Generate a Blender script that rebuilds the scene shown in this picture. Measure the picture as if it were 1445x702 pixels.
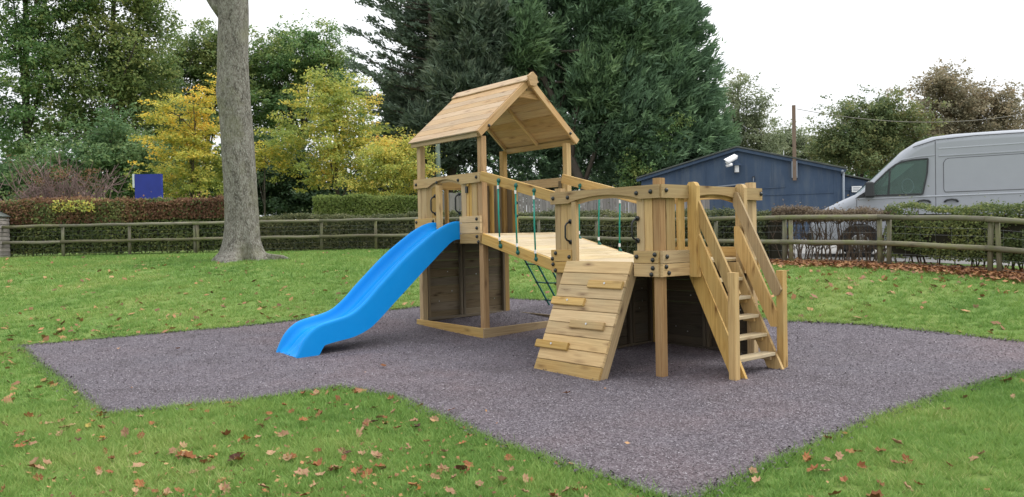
import bpy, math, random
import numpy as np
from mathutils import Vector, Matrix
from mathutils.geometry import delaunay_2d_cdt
sc = bpy.context.scene
for o in list(bpy.data.objects): bpy.data.objects.remove(o)
COL = sc.collection
rnd = random.Random(7)
nrs = np.random.RandomState(11)
V = Vector
# ------------------------------------------------------------------ camera
FPX, PITCH, ROLL, CAMH = 1110.0, .0153, .0195, 1.6
cd = bpy.data.cameras.new('camera'); cam = bpy.data.objects.new('camera', cd); COL.objects.link(cam)
cd.sensor_width = 36; cd.lens = 36*FPX/1445; cd.clip_start = .1; cd.clip_end = 2000
cam.location = (0, 0, CAMH)
fw = V((0, math.cos(PITCH), -math.sin(PITCH))); up0 = V((0, math.sin(PITCH), math.cos(PITCH))); rt0 = V((1, 0, 0))
rt = rt0*math.cos(ROLL) - up0*math.sin(ROLL); up = up0*math.cos(ROLL) + rt0*math.sin(ROLL)
cam.matrix_world = Matrix.Translation(cam.location) @ Matrix((rt, up, -fw)).transposed().to_4x4()
sc.camera = cam
# ------------------------------------------------------------------ sky and sun
SUN_AZ, SUN_EL = math.radians(75), math.radians(52)      # azimuth clockwise from +Y: the brighter part of the cloud is to the right
w = bpy.data.worlds.new('World'); sc.world = w; w.use_nodes = True
nt = w.node_tree; nt.nodes.clear()
o_ = nt.nodes.new('ShaderNodeOutputWorld'); bg = nt.nodes.new('ShaderNodeBackground')
sky = nt.nodes.new('ShaderNodeTexSky'); sky.sky_type = 'NISHITA'; sky.sun_disc = False
sky.sun_elevation = SUN_EL; sky.sun_rotation = SUN_AZ; sky.dust_density = 4.0; sky.ozone_density = 1
hs = nt.nodes.new('ShaderNodeHueSaturation'); hs.inputs['Saturation'].default_value = .12; hs.inputs['Value'].default_value = 1.0
tc = nt.nodes.new('ShaderNodeTexCoord'); nz = nt.nodes.new('ShaderNodeTexNoise'); nz.inputs['Scale'].default_value = 1.6; nz.inputs['Detail'].default_value = 4
cr = nt.nodes.new('ShaderNodeValToRGB'); cr.color_ramp.elements[0].position = .3; cr.color_ramp.elements[1].position = .75
cr.color_ramp.elements[0].color = (8.3, 8.6, 9.0, 1); cr.color_ramp.elements[1].color = (9.6, 9.7, 9.8, 1)
mx = nt.nodes.new('ShaderNodeMixRGB'); mx.inputs[0].default_value = .85
nt.links.new(sky.outputs[0], hs.inputs['Color']); nt.links.new(hs.outputs[0], mx.inputs[1])
nt.links.new(tc.outputs['Generated'], nz.inputs['Vector']); nt.links.new(nz.outputs[0], cr.inputs[0]); nt.links.new(cr.outputs[0], mx.inputs[2])
sp = nt.nodes.new('ShaderNodeSeparateXYZ'); nt.links.new(tc.outputs['Generated'], sp.inputs[0])
mr = nt.nodes.new('ShaderNodeMapRange'); mr.inputs[1].default_value = 0; mr.inputs[2].default_value = 1; mr.inputs[3].default_value = .72; mr.inputs[4].default_value = 1.45; nt.links.new(sp.outputs[2], mr.inputs[0])
vm = nt.nodes.new('ShaderNodeVectorMath'); vm.operation = 'SCALE'; nt.links.new(mx.outputs[0], vm.inputs[0]); nt.links.new(mr.outputs[0], vm.inputs['Scale'])
nt.links.new(vm.outputs[0], bg.inputs[0]); bg.inputs[1].default_value = .115; nt.links.new(bg.outputs[0], o_.inputs[0])
sl = bpy.data.lights.new('sun', 'SUN'); so = bpy.data.objects.new('sun', sl); COL.objects.link(so)
sl.energy = 1.3; sl.angle = math.radians(28); sl.color = (1, .97, .92)
sd = V((math.sin(SUN_AZ)*math.cos(SUN_EL), math.cos(SUN_AZ)*math.cos(SUN_EL), math.sin(SUN_EL)))
so.rotation_euler = sd.to_track_quat('Z', 'Y').to_euler()
sc.view_settings.view_transform = 'Standard'; sc.view_settings.look = 'None'
sc.view_settings.exposure = 0.6; sc.view_settings.gamma = 1
sc.render.engine = 'CYCLES'
sc.cycles.max_bounces = 6; sc.cycles.transparent_max_bounces = 6; sc.cycles.diffuse_bounces = 3

# ------------------------------------------------------------------ ground shape
YL = [-60,0,6,8.6,11.6,14,16,20,24,27,32,60,400]; ZL = [-.3,-.15,-.05,0,.08,.25,.45,.85,1.1,1.23,1.33,1.5,1.6]
YR = [-60,0,6,8.6,10,12,14.7,16.4,17.6,20,27,35,60,400]; ZR = [-.3,-.15,-.05,0,.06,.35,.73,.82,.865,.93,1.12,1.25,1.5,1.6]
def g(x, y):
    x = np.asarray(x, float); y = np.asarray(y, float)
    zl = sum(np.interp(y+d, YL, ZL) for d in (-.8,-.4,0,.4,.8))/5
    zr = sum(np.interp(y+d, YR, ZR) for d in (-.8,-.4,0,.4,.8))/5
    t = np.clip((x-2.5)/3.5, 0, 1); k = t*t*(3-2*t)
    return zl*(1-k)+zr*k
def G(x, y): return float(g(x, y))
def at(px, py, Y):          # the place that lies Y metres ahead in the direction of a pixel of the photograph
    a = px-722.5; b = py-351; c, s = math.cos(ROLL), math.sin(ROLL)
    u = (a*c-b*s)/FPX; v = -(a*s+b*c)/FPX
    c, s = math.cos(PITCH), math.sin(PITCH)
    d = V((u, c+v*s, -s+v*c)); return V((0, 0, CAMH)) + d*(Y/d.y)

# ------------------------------------------------------------------ materials
MATS = {}
class NT:
    def __init__(s, name):
        s.m = bpy.data.materials.new(name); s.m.use_nodes = True; s.t = s.m.node_tree
        s.b = s.t.nodes['Principled BSDF']
        s.b.inputs['Specular IOR Level'].default_value = .3
        MATS[name] = s.m
    def n(s, typ, ins={}, **kw):
        nd = s.t.nodes.new(typ)
        for k, v in kw.items(): setattr(nd, k, v)
        for k, v in ins.items():
            if isinstance(v, bpy.types.NodeSocket): s.t.links.new(v, nd.inputs[k])
            else: nd.inputs[k].default_value = v
        return nd
    def ramp(s, fac, stops):
        r = s.n('ShaderNodeValToRGB', {0: fac}); e = r.color_ramp.elements
        while len(e) < len(stops): e.new(.5)
        for q, (p, c) in zip(e, stops): q.position = p; q.color = (*c, 1)
        return r.outputs[0]
    def mix(s, f, a, b, mode='MIX'):
        r = s.n('ShaderNodeMixRGB', blend_type=mode)
        for i, v in enumerate((f, a, b)):
            if isinstance(v, bpy.types.NodeSocket): s.t.links.new(v, r.inputs[i])
            else: r.inputs[i].default_value = (*v, 1) if isinstance(v, tuple) and len(v) == 3 else v
        return r.outputs[0]
    def col(s, c): s.t.links.new(c, s.b.inputs['Base Color']) if isinstance(c, bpy.types.NodeSocket) else setattr(s.b.inputs['Base Color'], 'default_value', (*c, 1))
    def rough(s, v): s.b.inputs['Roughness'].default_value = v
    def bump(s, h, st=.3, d=.01):
        b = s.n('ShaderNodeBump', {'Strength': st, 'Distance': d, 'Height': h}); s.t.links.new(b.outputs[0], s.b.inputs['Normal'])
def noise(m, vec, scale, detail=3, rough=.55, out=0):
    ins = {'Scale': scale, 'Detail': detail, 'Roughness': rough}
    if vec is not None: ins['Vector'] = vec
    return m.n('ShaderNodeTexNoise', ins).outputs[out]
def wood(name, light, dark, knot, stain, amt=.45, tint=.26, rough=.75, green=None):
    m = NT(name); uv = m.n('ShaderNodeTexCoord').outputs['UV']; oi = m.n('ShaderNodeObjectInfo').outputs['Random']
    off = m.n('ShaderNodeVectorMath', {0: (37.1, 11.7, 5.3)}, operation='SCALE'); m.t.links.new(oi, off.inputs['Scale'])
    p = m.n('ShaderNodeVectorMath', {0: uv, 1: off.outputs[0]}, operation='ADD').outputs[0]
    # knots pull the grain lines round themselves
    mp2 = m.n('ShaderNodeMapping', {'Vector': p, 'Scale': (2.6, 9, 1)}).outputs[0]
    vo = m.n('ShaderNodeTexVoronoi', {'Vector': mp2, 'Scale': 1.0, 'Randomness': 1.0})
    kn = m.ramp(vo.outputs['Distance'], [(.05, (1, 1, 1)), (.14, (.45, .45, .45)), (.32, (0, 0, 0))])
    warp = m.n('ShaderNodeVectorMath', {0: kn, 1: (0, .03, 0)}, operation='MULTIPLY').outputs[0]
    p2 = m.n('ShaderNodeVectorMath', {0: p, 1: warp}, operation='ADD').outputs[0]
    g1 = noise(m, m.n('ShaderNodeMapping', {'Vector': p2, 'Scale': (.9, 26, 1)}).outputs[0], 2.2, 5, .6)
    g2 = noise(m, m.n('ShaderNodeMapping', {'Vector': p2, 'Scale': (1.2, 60, 1)}).outputs[0], 3.5, 2, .5)
    g3 = noise(m, m.n('ShaderNodeMapping', {'Vector': p, 'Scale': (1.2, 3, 1)}).outputs[0], 1.5, 2, .5)
    c = m.ramp(g1, [(.34, dark), (.6, light)])
    c = m.mix(m.ramp(g2, [(.4, (0, 0, 0)), (.75, (.4, .4, .4))]), c, dark)
    c = m.mix(m.ramp(g3, [(.45, (0, 0, 0)), (.75, (amt, amt, amt))]), c, stain)
    if green: c = m.mix(m.ramp(noise(m, p, 4, 4), [(.45, (0, 0, 0)), (.65, (.8, .8, .8))]), c, green)
    kk = m.ramp(noise(m, mp2, .9, 1), [(.38, (0, 0, 0)), (.47, (.9, .9, .9))])
    c = m.mix(m.mix(1.0, kn, kk, 'MULTIPLY'), c, knot)
    g4 = noise(m, m.n('ShaderNodeMapping', {'Vector': p2, 'Scale': (.55, 70, 1)}).outputs[0], 2.2, 2, .5)
    c = m.mix(m.ramp(g4, [(.66, (0, 0, 0)), (.70, (.55, .55, .55))]), c, knot)
    h = m.n('ShaderNodeHueSaturation', {'Color': c}); 
    va = m.n('ShaderNodeMapRange', {0: oi, 3: 1-tint, 4: 1+tint*.8}); m.t.links.new(va.outputs[0], h.inputs['Value'])
    oi2 = m.n('ShaderNodeMath', {0: oi, 1: 17.3}, operation='MULTIPLY'); fr = m.n('ShaderNodeMath', {0: oi2.outputs[0]}, operation='FRACT')
    sa = m.n('ShaderNodeMapRange', {0: fr.outputs[0], 3: .8, 4: 1.12}); m.t.links.new(sa.outputs[0], h.inputs['Saturation'])
    m.col(h.outputs[0]); m.rough(rough); m.bump(g2, .35, .004)
    return m.m
wood('new_pine', (0.528, 0.355, 0.145), (0.393, 0.244, 0.0904), (0.119, 0.0528, 0.0169), (0.386, 0.302, 0.147))
wood('roof_pine', (0.55, 0.37, 0.197), (0.408, 0.25, 0.124), (0.163, 0.0795, 0.0374), (0.455, 0.361, 0.234), tint=.13)
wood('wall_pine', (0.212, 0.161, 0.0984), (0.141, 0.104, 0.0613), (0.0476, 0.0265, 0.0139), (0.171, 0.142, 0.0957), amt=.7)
wood('deck_pine', (0.568, 0.456, 0.279), (0.436, 0.335, 0.192), (0.24, 0.138, 0.0668), (0.519, 0.438, 0.295), tint=.1)
wood('orange_pine', (0.423, 0.266, 0.126), (0.297, 0.167, 0.072), (0.09, 0.0405, 0.018), (0.378, 0.243, 0.126), tint=.1)
wood('shaded_pine', (.105, .082, .055), (.07, .052, .034), (.03, .02, .012), (.09, .078, .055), amt=.6)  # wall wood darkened, with the shade under the platform put into its colour
wood('fence_wood', (0.237, 0.212, 0.15), (0.129, 0.117, 0.0791), (0.0651, 0.0525, 0.0399), (0.183, 0.183, 0.119), amt=.6, green=(0.163, 0.175, 0.0676))
wood('pale_fence_wood', (0.259, 0.245, 0.223), (0.18, 0.169, 0.158), (0.0864, 0.072, 0.0648), (0.194, 0.18, 0.166), amt=.7, tint=.22)
wood('hut_wood', (.38, .34, .31), (.26, .23, .21), (.1, .09, .08), (.3, .27, .25))
wood('pole_wood', (.27, .2, .15), (.17, .12, .09), (.07, .05, .04), (.2, .17, .14))
def plain(name, c, r=.5, metal=0, var=.0, spec=.5, coat=0):
    m = NT(name)
    if var:
        p = m.n('ShaderNodeTexCoord').outputs['Object']
        m.col(m.mix(m.ramp(noise(m, p, 3, 5), [(.3, (0, 0, 0)), (.7, (1, 1, 1))]), tuple(v*(1-var) for v in c), tuple(v*(1+var*.7) for v in c)))
    else: m.col(c)
    m.rough(r); m.b.inputs['Metallic'].default_value = metal; m.b.inputs['Specular IOR Level'].default_value = spec
    m.b.inputs['Coat Weight'].default_value = coat
    return m.m
m = NT('slide_plastic'); p = m.n('ShaderNodeTexCoord').outputs['Object']
m.col(m.mix(m.ramp(noise(m, p, 2.5, 6, .7), [(.4, (0, 0, 0)), (.7, (.6, .6, .6))]), (.0, .245, .68), (.004, .275, .72)))
m.rough(.5); m.b.inputs['Specular IOR Level'].default_value = .22; m.t.links.new(m.n('ShaderNodeMapRange', {0: noise(m, m.n('ShaderNodeMapping', {'Vector': p, 'Scale': (2, 14, 2)}).outputs[0], 3, 6, .7), 1: .3, 2: .7, 3: .38, 4: .62}).outputs[0], m.b.inputs['Roughness']); m.bump(noise(m, p, 90, 2), .08, .002)
plain('black_plastic', (.012, .014, .014), .35); plain('green_rope', (.0, .23, .17), .6, var=.2); plain('dark_green_rope', (.005, .10, .08), .6)
plain('white_plastic', (.75, .75, .75), .4); plain('steel', (.5, .5, .5), .35, 1)
plain('blue_sign_paint', (.012, .03, .26), .6, var=.12); plain('sign_edge', (.6, .66, .6), .5)
plain('silver_paint', (.335, .35, .385), .45, 0., var=.03, spec=.35); plain('silver_trim', (.42, .44, .48), .4)
plain('rubber', (.02, .02, .021), .8); plain('dark_trim', (.025, .027, .03), .45); plain('seat_fabric', (.09, .1, .1), .9)
plain('windscreen_daylight', (.35, .4, .39), .7); plain('seam', (.09, .09, .1), .7)
plain('green_pole', (.13, .17, .13), .8, var=.3); plain('felt_roof', (.085, .095, .085), .95, var=.35); plain('drain_grey', (.2, .23, .27), .5)
plain('wire', (.16, .17, .17), .5); plain('cable_black', (.14, .13, .10), .6)
plain('twig', (.13, .095, .07), .9, var=.3); plain('purple_twig', (.20, .135, .125), .9, var=.3); plain('limb', (.075, .06, .045), .9, var=.3)
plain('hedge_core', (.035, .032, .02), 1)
m = NT('glass'); m.col((.38, .52, .47)); m.rough(.03); m.b.inputs['Transmission Weight'].default_value = .85; m.b.inputs['IOR'].default_value = 1.2; m.b.inputs['Specular IOR Level'].default_value = .8
m = NT('shed_blue'); p = m.n('ShaderNodeTexCoord').outputs['Object']
c = m.mix(m.ramp(noise(m, p, .7, 5, .65), [(.35, (0, 0, 0)), (.7, (1, 1, 1))]), (.042, .068, .115), (.062, .095, .15))
c = m.mix(m.ramp(noise(m, m.n('ShaderNodeMapping', {'Vector': p, 'Scale': (3, 3, .4)}).outputs[0], 1.5, 5), [(.5, (0, 0, 0)), (.75, (.5, .5, .5))]), c, (.12, .14, .16))
m.col(c); m.rough(.75)
m = NT('bark'); p = m.n('ShaderNodeTexCoord').outputs['Object']
pv = m.n('ShaderNodeMapping', {'Vector': p, 'Scale': (1, 1, .45)}).outputs[0]
a = noise(m, pv, 9, 6, .65); b = noise(m, pv, 34, 4, .7); d = noise(m, p, 1.3, 3)
c = m.ramp(a, [(.3, (.06, .052, .042)), (.5, (.175, .16, .135)), (.72, (.28, .265, .23))])
c = m.mix(m.ramp(b, [(.52, (0, 0, 0)), (.62, (.75, .75, .75))]), c, (.35, .35, .31))
c = m.mix(m.ramp(b, [(.36, (.85, .85, .85)), (.44, (0, 0, 0))]), c, (.05, .042, .032))
c = m.mix(m.ramp(d, [(.5, (0, 0, 0)), (.7, (.5, .5, .5))]), c, (.2, .2, .12))
m.col(c); m.rough(.95); m.bump(m.mix(.5, a, b), 1.0, .07)
def leafmat(name, stops, trans=.4, rough=.6, patch=.35):
    m = NT(name); at_ = m.n('ShaderNodeAttribute', attribute_name='tone').outputs['Fac']
    p = m.n('ShaderNodeNewGeometry').outputs['Position']
    f = m.n('ShaderNodeMixRGB', {0: patch, 1: at_, 2: m.ramp(noise(m, p, .45, 3), [(.3, (0, 0, 0)), (.7, (1, 1, 1))])}).outputs[0]
    c = m.ramp(f, stops); m.col(c); m.rough(rough); m.b.inputs['Specular IOR Level'].default_value = .25
    tr = m.n('ShaderNodeBsdfTranslucent', {'Color': c}); ms = m.n('ShaderNodeMixShader', {0: trans, 1: m.b.outputs[0], 2: tr.outputs[0]})
    m.t.links.new(ms.outputs[0], m.t.nodes['Material Output'].inputs['Surface'])
    return m.m
leafmat('leaf_dark_green', [(.15, (0.0768, 0.148, 0.0678)), (.5, (0.149, 0.248, 0.105)), (.85, (0.269, 0.339, 0.125))])
leafmat('leaf_van_green', [(.1, (0.0894, 0.138, 0.065)), (.5, (0.171, 0.22, 0.0899)), (.85, (0.3, 0.284, 0.105)), (.97, (0.416, 0.319, 0.124))])
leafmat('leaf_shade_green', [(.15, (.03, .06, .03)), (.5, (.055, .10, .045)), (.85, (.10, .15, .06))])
leafmat('leaf_mid_green', [(.1, (.085, .17, .075)), (.5, (.16, .27, .095)), (.9, (.33, .37, .11))])
leafmat('leaf_olive', [(.1, (.095, .165, .065)), (.5, (.19, .26, .085)), (.9, (.36, .36, .11))])
leafmat('leaf_yellow', [(.1, (0.215, 0.275, 0.0641)), (.45, (0.553, 0.523, 0.1)), (.75, (0.963, 0.662, 0.112)), (.95, (0.988, 0.459, 0.0981))], trans=.4)
leafmat('leaf_yellow_green', [(.1, (0.19, 0.275, 0.0795)), (.45, (0.411, 0.463, 0.112)), (.75, (0.772, 0.637, 0.142)), (.95, (0.873, 0.48, 0.139))], trans=.4)
leafmat('leaf_grey_green', [(.1, (0.14, 0.182, 0.106)), (.6, (0.259, 0.301, 0.167)), (.95, (0.404, 0.404, 0.237))])
leafmat('leaf_brown_green', [(.1, (0.154, 0.154, 0.0985)), (.5, (0.284, 0.253, 0.16)), (.9, (0.437, 0.331, 0.205))])
leafmat('leaf_conifer', [(.1, (0.078, 0.134, 0.0816)), (.5, (0.137, 0.227, 0.127)), (.9, (0.222, 0.341, 0.167))], trans=.15)
leafmat('leaf_conifer_bright', [(.1, (0.0857, 0.146, 0.078)), (.5, (0.146, 0.239, 0.116)), (.9, (0.243, 0.351, 0.158))], trans=.15)
leafmat('leaf_cedar', [(.1, (0.0733, 0.11, 0.0733)), (.5, (0.123, 0.171, 0.116)), (.9, (0.2, 0.231, 0.151))], trans=.15)
leafmat('leaf_box_green', [(.1, (.075, .12, .03)), (.5, (.16, .22, .05)), (.9, (.27, .31, .08))])
leafmat('leaf_hedge_dark', [(.1, (0.046, 0.069, 0.0345)), (.5, (0.115, 0.132, 0.0575)), (.9, (0.241, 0.23, 0.103))])
leafmat('leaf_hedge_green', [(.1, (0.06, 0.096, 0.036)), (.5, (0.144, 0.186, 0.06)), (.9, (0.336, 0.336, 0.108))])
leafmat('leaf_hedge_drab', [(.1, (.09, .065, .045)), (.5, (.17, .125, .085)), (.85, (.25, .20, .13)), (.97, (.26, .25, .11))])
leafmat('leaf_hedge_brown', [(.1, (.10, .05, .03)), (.5, (.22, .115, .065)), (.8, (.30, .2, .09)), (.95, (.34, .30, .10))])
leafmat('leaf_litter', [(.05, (.12, .05, .025)), (.35, (.28, .13, .065)), (.65, (.42, .21, .09)), (.95, (.5, .34, .18))], trans=.1, patch=.1)
leafmat('grass_blade', [(.05, (0.103, 0.208, 0.0461)), (.45, (0.191, 0.324, 0.0766)), (.8, (0.307, 0.394, 0.111)), (.97, (0.496, 0.468, 0.22))], trans=.35, patch=.45)
m = NT('lawn'); p = m.n('ShaderNodeNewGeometry').outputs['Position']
a = noise(m, p, .55, 4, .6); b = noise(m, p, 14, 4, .7); d = noise(m, p, 70, 3, .7)
c = m.ramp(a, [(.32, (.085, .165, .028)), (.5, (.13, .21, .04)), (.68, (.20, .235, .06))])
c = m.mix(m.ramp(b, [(.35, (.6, .6, .6)), (.6, (0, 0, 0))]), c, (.055, .10, .02))
c = m.mix(m.ramp(d, [(.5, (0, 0, 0)), (.75, (.5, .5, .5))]), c, (.22, .27, .07))
m.col(c); m.rough(.95); m.bump(m.mix(.5, b, d), .7, .03)
m = NT('rubber_mulch'); p = m.n('ShaderNodeNewGeometry').outputs['Position']
v1 = m.n('ShaderNodeTexVoronoi', {'Vector': p, 'Scale': 70.0}); v2 = m.n('ShaderNodeTexVoronoi', {'Vector': p, 'Scale': 34.0})
c = m.ramp(m.n('ShaderNodeSeparateColor', {0: v1.outputs['Color']}).outputs[0], [(.05, (.032, .026, .03)), (.45, (.115, .097, .11)), (.8, (.18, .157, .175)), (.97, (.36, .34, .36))])
c2 = m.ramp(noise(m, p, .35, 4, .6), [(.32, (.17, .118, .122)), (.5, (.118, .10, .118)), (.7, (.10, .092, .112))])
c = m.mix(.5, c, c2); c = m.mix(m.ramp(noise(m, p, 1.7, 5, .65), [(.5, (0, 0, 0)), (.72, (.45, .45, .45))]), c, (.06, .05, .055))
m.col(c); m.rough(.9); m.bump(m.mix(.5, v1.outputs['Distance'], v2.outputs['Distance']), 1, .02)
leafmat('mulch_chip', [(.05, (0.0356, 0.0286, 0.0317)), (.4, (0.111, 0.0911, 0.0998)), (.75, (0.186, 0.162, 0.176)), (.96, (0.38, 0.356, 0.38))], trans=.0, rough=.7, patch=.12)
m = NT('tarmac'); p = m.n('ShaderNodeNewGeometry').outputs['Position']
m.col(m.ramp(noise(m, p, 8, 6, .8), [(.35, (.16, .155, .15)), (.7, (.36, .35, .33))])); m.rough(.95)

# ------------------------------------------------------------------ building helpers
WM = {}                                     # world matrix of every object
def link(name, me, mat=None, parent=None, M=None):
    o = bpy.data.objects.new(name, me); COL.objects.link(o)
    if mat and me is not None and not me.materials: me.materials.append(MATS[mat])
    M = M or (WM[parent.name].copy() if parent else Matrix())
    WM[o.name] = M
    if parent: o.parent = parent; o.matrix_basis = WM[parent.name].inverted() @ M
    else: o.matrix_basis = M
    return o
def tag(o, label, cat=None, group=None, kind=None):
    if label: o['label'] = label
    if cat: o['category'] = cat
    if group: o['group'] = group
    if kind: o['kind'] = kind
    return o
def thing(name, loc, label, cat, group=None, rz=0):
    o = link(name, None, M=Matrix.Translation(V(loc)) @ Matrix.Rotation(rz, 4, 'Z')); o.empty_display_size = .2
    return tag(o, label, cat, group)
class MB:                                   # collects boards, tubes and sheets in world space and links them as one mesh
    def __init__(s): s.v = []; s.f = []; s.uv = []
    def add(s, vs, fs, uvs=None):
        b = len(s.v); s.v += [tuple(v) for v in vs]
        for i, f in enumerate(fs):
            s.f.append(tuple(b+k for k in f)); s.uv.append(uvs[i] if uvs else [(vs[k][0], vs[k][1]+vs[k][2]) for k in f])
    def board(s, p0, p1, w, t, wd, ch=.004):
        p0 = V(p0); p1 = V(p1); x = (p1-p0); L = x.length; x.normalize(); y = V(wd); y = (y-x*y.dot(x)).normalized(); z = x.cross(y)
        vs, fs, uv = board_geo(L, w, t, ch, rnd.random()*30)
        c = (p0+p1)/2; s.add([c+x*a[0]+y*a[1]+z*a[2] for a in vs], fs, uv); return s
    def box(s, lo, hi, M=None):
        lo = V(lo); hi = V(hi); c = (lo+hi)/2; d = hi-lo
        vs = [V((c.x+i*d.x/2, c.y+j*d.y/2, c.z+k*d.z/2)) for i in (-1, 1) for j in (-1, 1) for k in (-1, 1)]
        if M: vs = [M @ v for v in vs]
        s.add(vs, [(0,1,3,2), (4,6,7,5), (0,4,5,1), (2,3,7,6), (0,2,6,4), (1,5,7,3)]); return s
    def tube(s, pts, rad, n=8, cap=True):
        pts = [V(p) for p in pts]; rad = rad if hasattr(rad, '__len__') else [rad]*len(pts)
        vs = []; L = 0; prev = None
        d0 = (pts[1]-pts[0]).normalized(); ref = V((0, 0, 1)) if abs(d0.z) < .9 else V((1, 0, 0)); u = d0.cross(ref).normalized()
        us = []
        for i, p in enumerate(pts):
            d = (pts[min(i+1, len(pts)-1)]-pts[max(i-1, 0)]).normalized(); u = (u-d*u.dot(d)).normalized(); v = d.cross(u)
            if prev is not None: L += (p-prev).length
            prev = p; us.append(L)
            vs += [p+(u*math.cos(2*math.pi*k/n)+v*math.sin(2*math.pi*k/n))*rad[i] for k in range(n)]
        fs = []; uv = []; off = rnd.random()*20
        for i in range(len(pts)-1):
            for k in range(n):
                fs.append((i*n+k, i*n+(k+1) % n, (i+1)*n+(k+1) % n, (i+1)*n+k)); r = max(rad)*6.28/n
                uv.append([(us[i], off+k*r), (us[i], off+(k+1)*r), (us[i+1], off+(k+1)*r), (us[i+1], off+k*r)])
        if cap:
            fs.append(tuple(range(n))[::-1]); uv.append([(0, k*.01) for k in range(n)])
            fs.append(tuple((len(pts)-1)*n+k for k in range(n))); uv.append([(0, k*.01) for k in range(n)])
        s.add(vs, fs, uv); return s
    def build(s, name, mat, parent=None, M=None, smooth=False):
        M = M or (WM[parent.name].copy() if parent else Matrix()); Mi = M.inverted()
        me = bpy.data.meshes.new(name); me.from_pydata([Mi @ V(v) for v in s.v], [], s.f)
        ul = me.uv_layers.new(name='UVMap'); flat = [c for f in s.uv for q in f for c in q]; ul.data.foreach_set('uv', flat)
        if smooth: me.polygons.foreach_set('use_smooth', [True]*len(me.polygons))
        return link(name, me, mat, parent, M)
def board_geo(L, w, t, ch=.004, off=0):
    a, b = w/2, t/2; c = min(ch, t*.3)
    ring = [(-a+c, -b), (a-c, -b), (a, -b+c), (a, b-c), (a-c, b), (-a+c, b), (-a, b-c), (-a, -b+c)]
    vs = [(x, y, z) for x in (-L/2, L/2) for y, z in ring]
    per = [0]
    for i in range(8): q = ring[i]; r = ring[(i+1) % 8]; per.append(per[-1]+math.hypot(q[0]-r[0], q[1]-r[1]))
    fs = []; uv = []
    for i in range(8):
        j = (i+1) % 8; fs.append((i, j, 8+j, 8+i)[::-1]); u0, u1 = -L/2, L/2
        uv.append([(u0, off+per[i]), (u0, off+per[i+1]), (u1, off+per[i+1]), (u1, off+per[i])][::-1])
    fs.append(tuple(range(8))); uv.append([(.02*z, off+y) for y, z in ring])
    fs.append(tuple(range(15, 7, -1))); uv.append([(.02*z, off+y) for y, z in ring][::-1])
    return vs, fs, uv
_bc = {}
def board(name, parent, p0, p1, w, t, wd, mat='new_pine', ch=.004, var=0):
    """one plank as one object; planks of one size share their mesh; grain runs along local X"""
    p0 = V(p0); p1 = V(p1); x = p1-p0; L = x.length; x.normalize(); y = V(wd); y = (y-x*y.dot(x)).normalized(); z = x.cross(y)
    key = (round(L, 3), round(w, 3), round(t, 3), mat, ch)
    if key not in _bc:
        vs, fs, uv = board_geo(L, w, t, ch); me = bpy.data.meshes.new(name); me.from_pydata(vs, [], fs)
        ul = me.uv_layers.new(name='UVMap'); ul.data.foreach_set('uv', [c for f in uv for q in f for c in q]); _bc[key] = me
    M = Matrix((x, y, z)).transposed().to_4x4(); M.translation = (p0+p1)/2+V((rnd.uniform(-var, var), rnd.uniform(-var, var), 0))
    return link(name, _bc[key], mat, parent, M)
def polyboard(name, parent, pts, org, xd, yd, t, mat='new_pine'):
    """a plank sawn to an outline (x along the grain), t thick along xd x yd"""
    org = V(org); xd = V(xd).normalized(); yd = V(yd).normalized(); zd = xd.cross(yd).normalized(); n = len(pts); off = rnd.random()*20
    vs = [(x, y, z) for z in (0, t) for x, y in pts]; fs = [tuple(range(n))[::-1], tuple(range(n, 2*n))]
    uv = [[(pts[k][0], pts[k][1]+off) for k in fs[0]], [(pts[k-n][0], pts[k-n][1]+off+1) for k in fs[1]]]
    for i in range(n):
        j = (i+1) % n; fs.append((i, j, n+j, n+i)); q, r = pts[i], pts[j]
        uv.append([(q[0], q[1]+off), (r[0], r[1]+off), (r[0], r[1]+off+t), (q[0], q[1]+off+t)])
    me = bpy.data.meshes.new(name); me.from_pydata(vs, [], fs); ul = me.uv_layers.new(name='UVMap')
    ul.data.foreach_set('uv', [c for f in uv for q in f for c in q])
    M = Matrix((xd, yd, zd)).transposed().to_4x4(); M.translation = org
    return link(name, me, mat, parent, M)
def fast_mesh(name, co, nv, mat, tone=None, parent=None, smooth=False, M=None):
    """co: (n, nv, 3) world points of n separate faces with nv corners"""
    n = len(co); M = M or (WM[parent.name] if parent else Matrix()); t = np.array(M.translation)
    me = bpy.data.meshes.new(name); me.vertices.add(n*nv); me.vertices.foreach_set('co', (co.reshape(-1, 3)-t).astype('f4').ravel())
    me.loops.add(n*nv); me.loops.foreach_set('vertex_index', np.arange(n*nv, dtype='i4'))
    me.polygons.add(n); me.polygons.foreach_set('loop_start', np.arange(0, n*nv, nv, dtype='i4'))
    try: me.polygons.foreach_set('loop_total', np.full(n, nv, dtype='i4'))
    except Exception: pass
    if tone is not None:
        a = me.attributes.new('tone', 'FLOAT', 'POINT'); a.data.foreach_set('value', np.repeat(tone, nv).astype('f4'))
    me.update(); me.validate()
    return link(name, me, mat, parent, M.copy())

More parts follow.
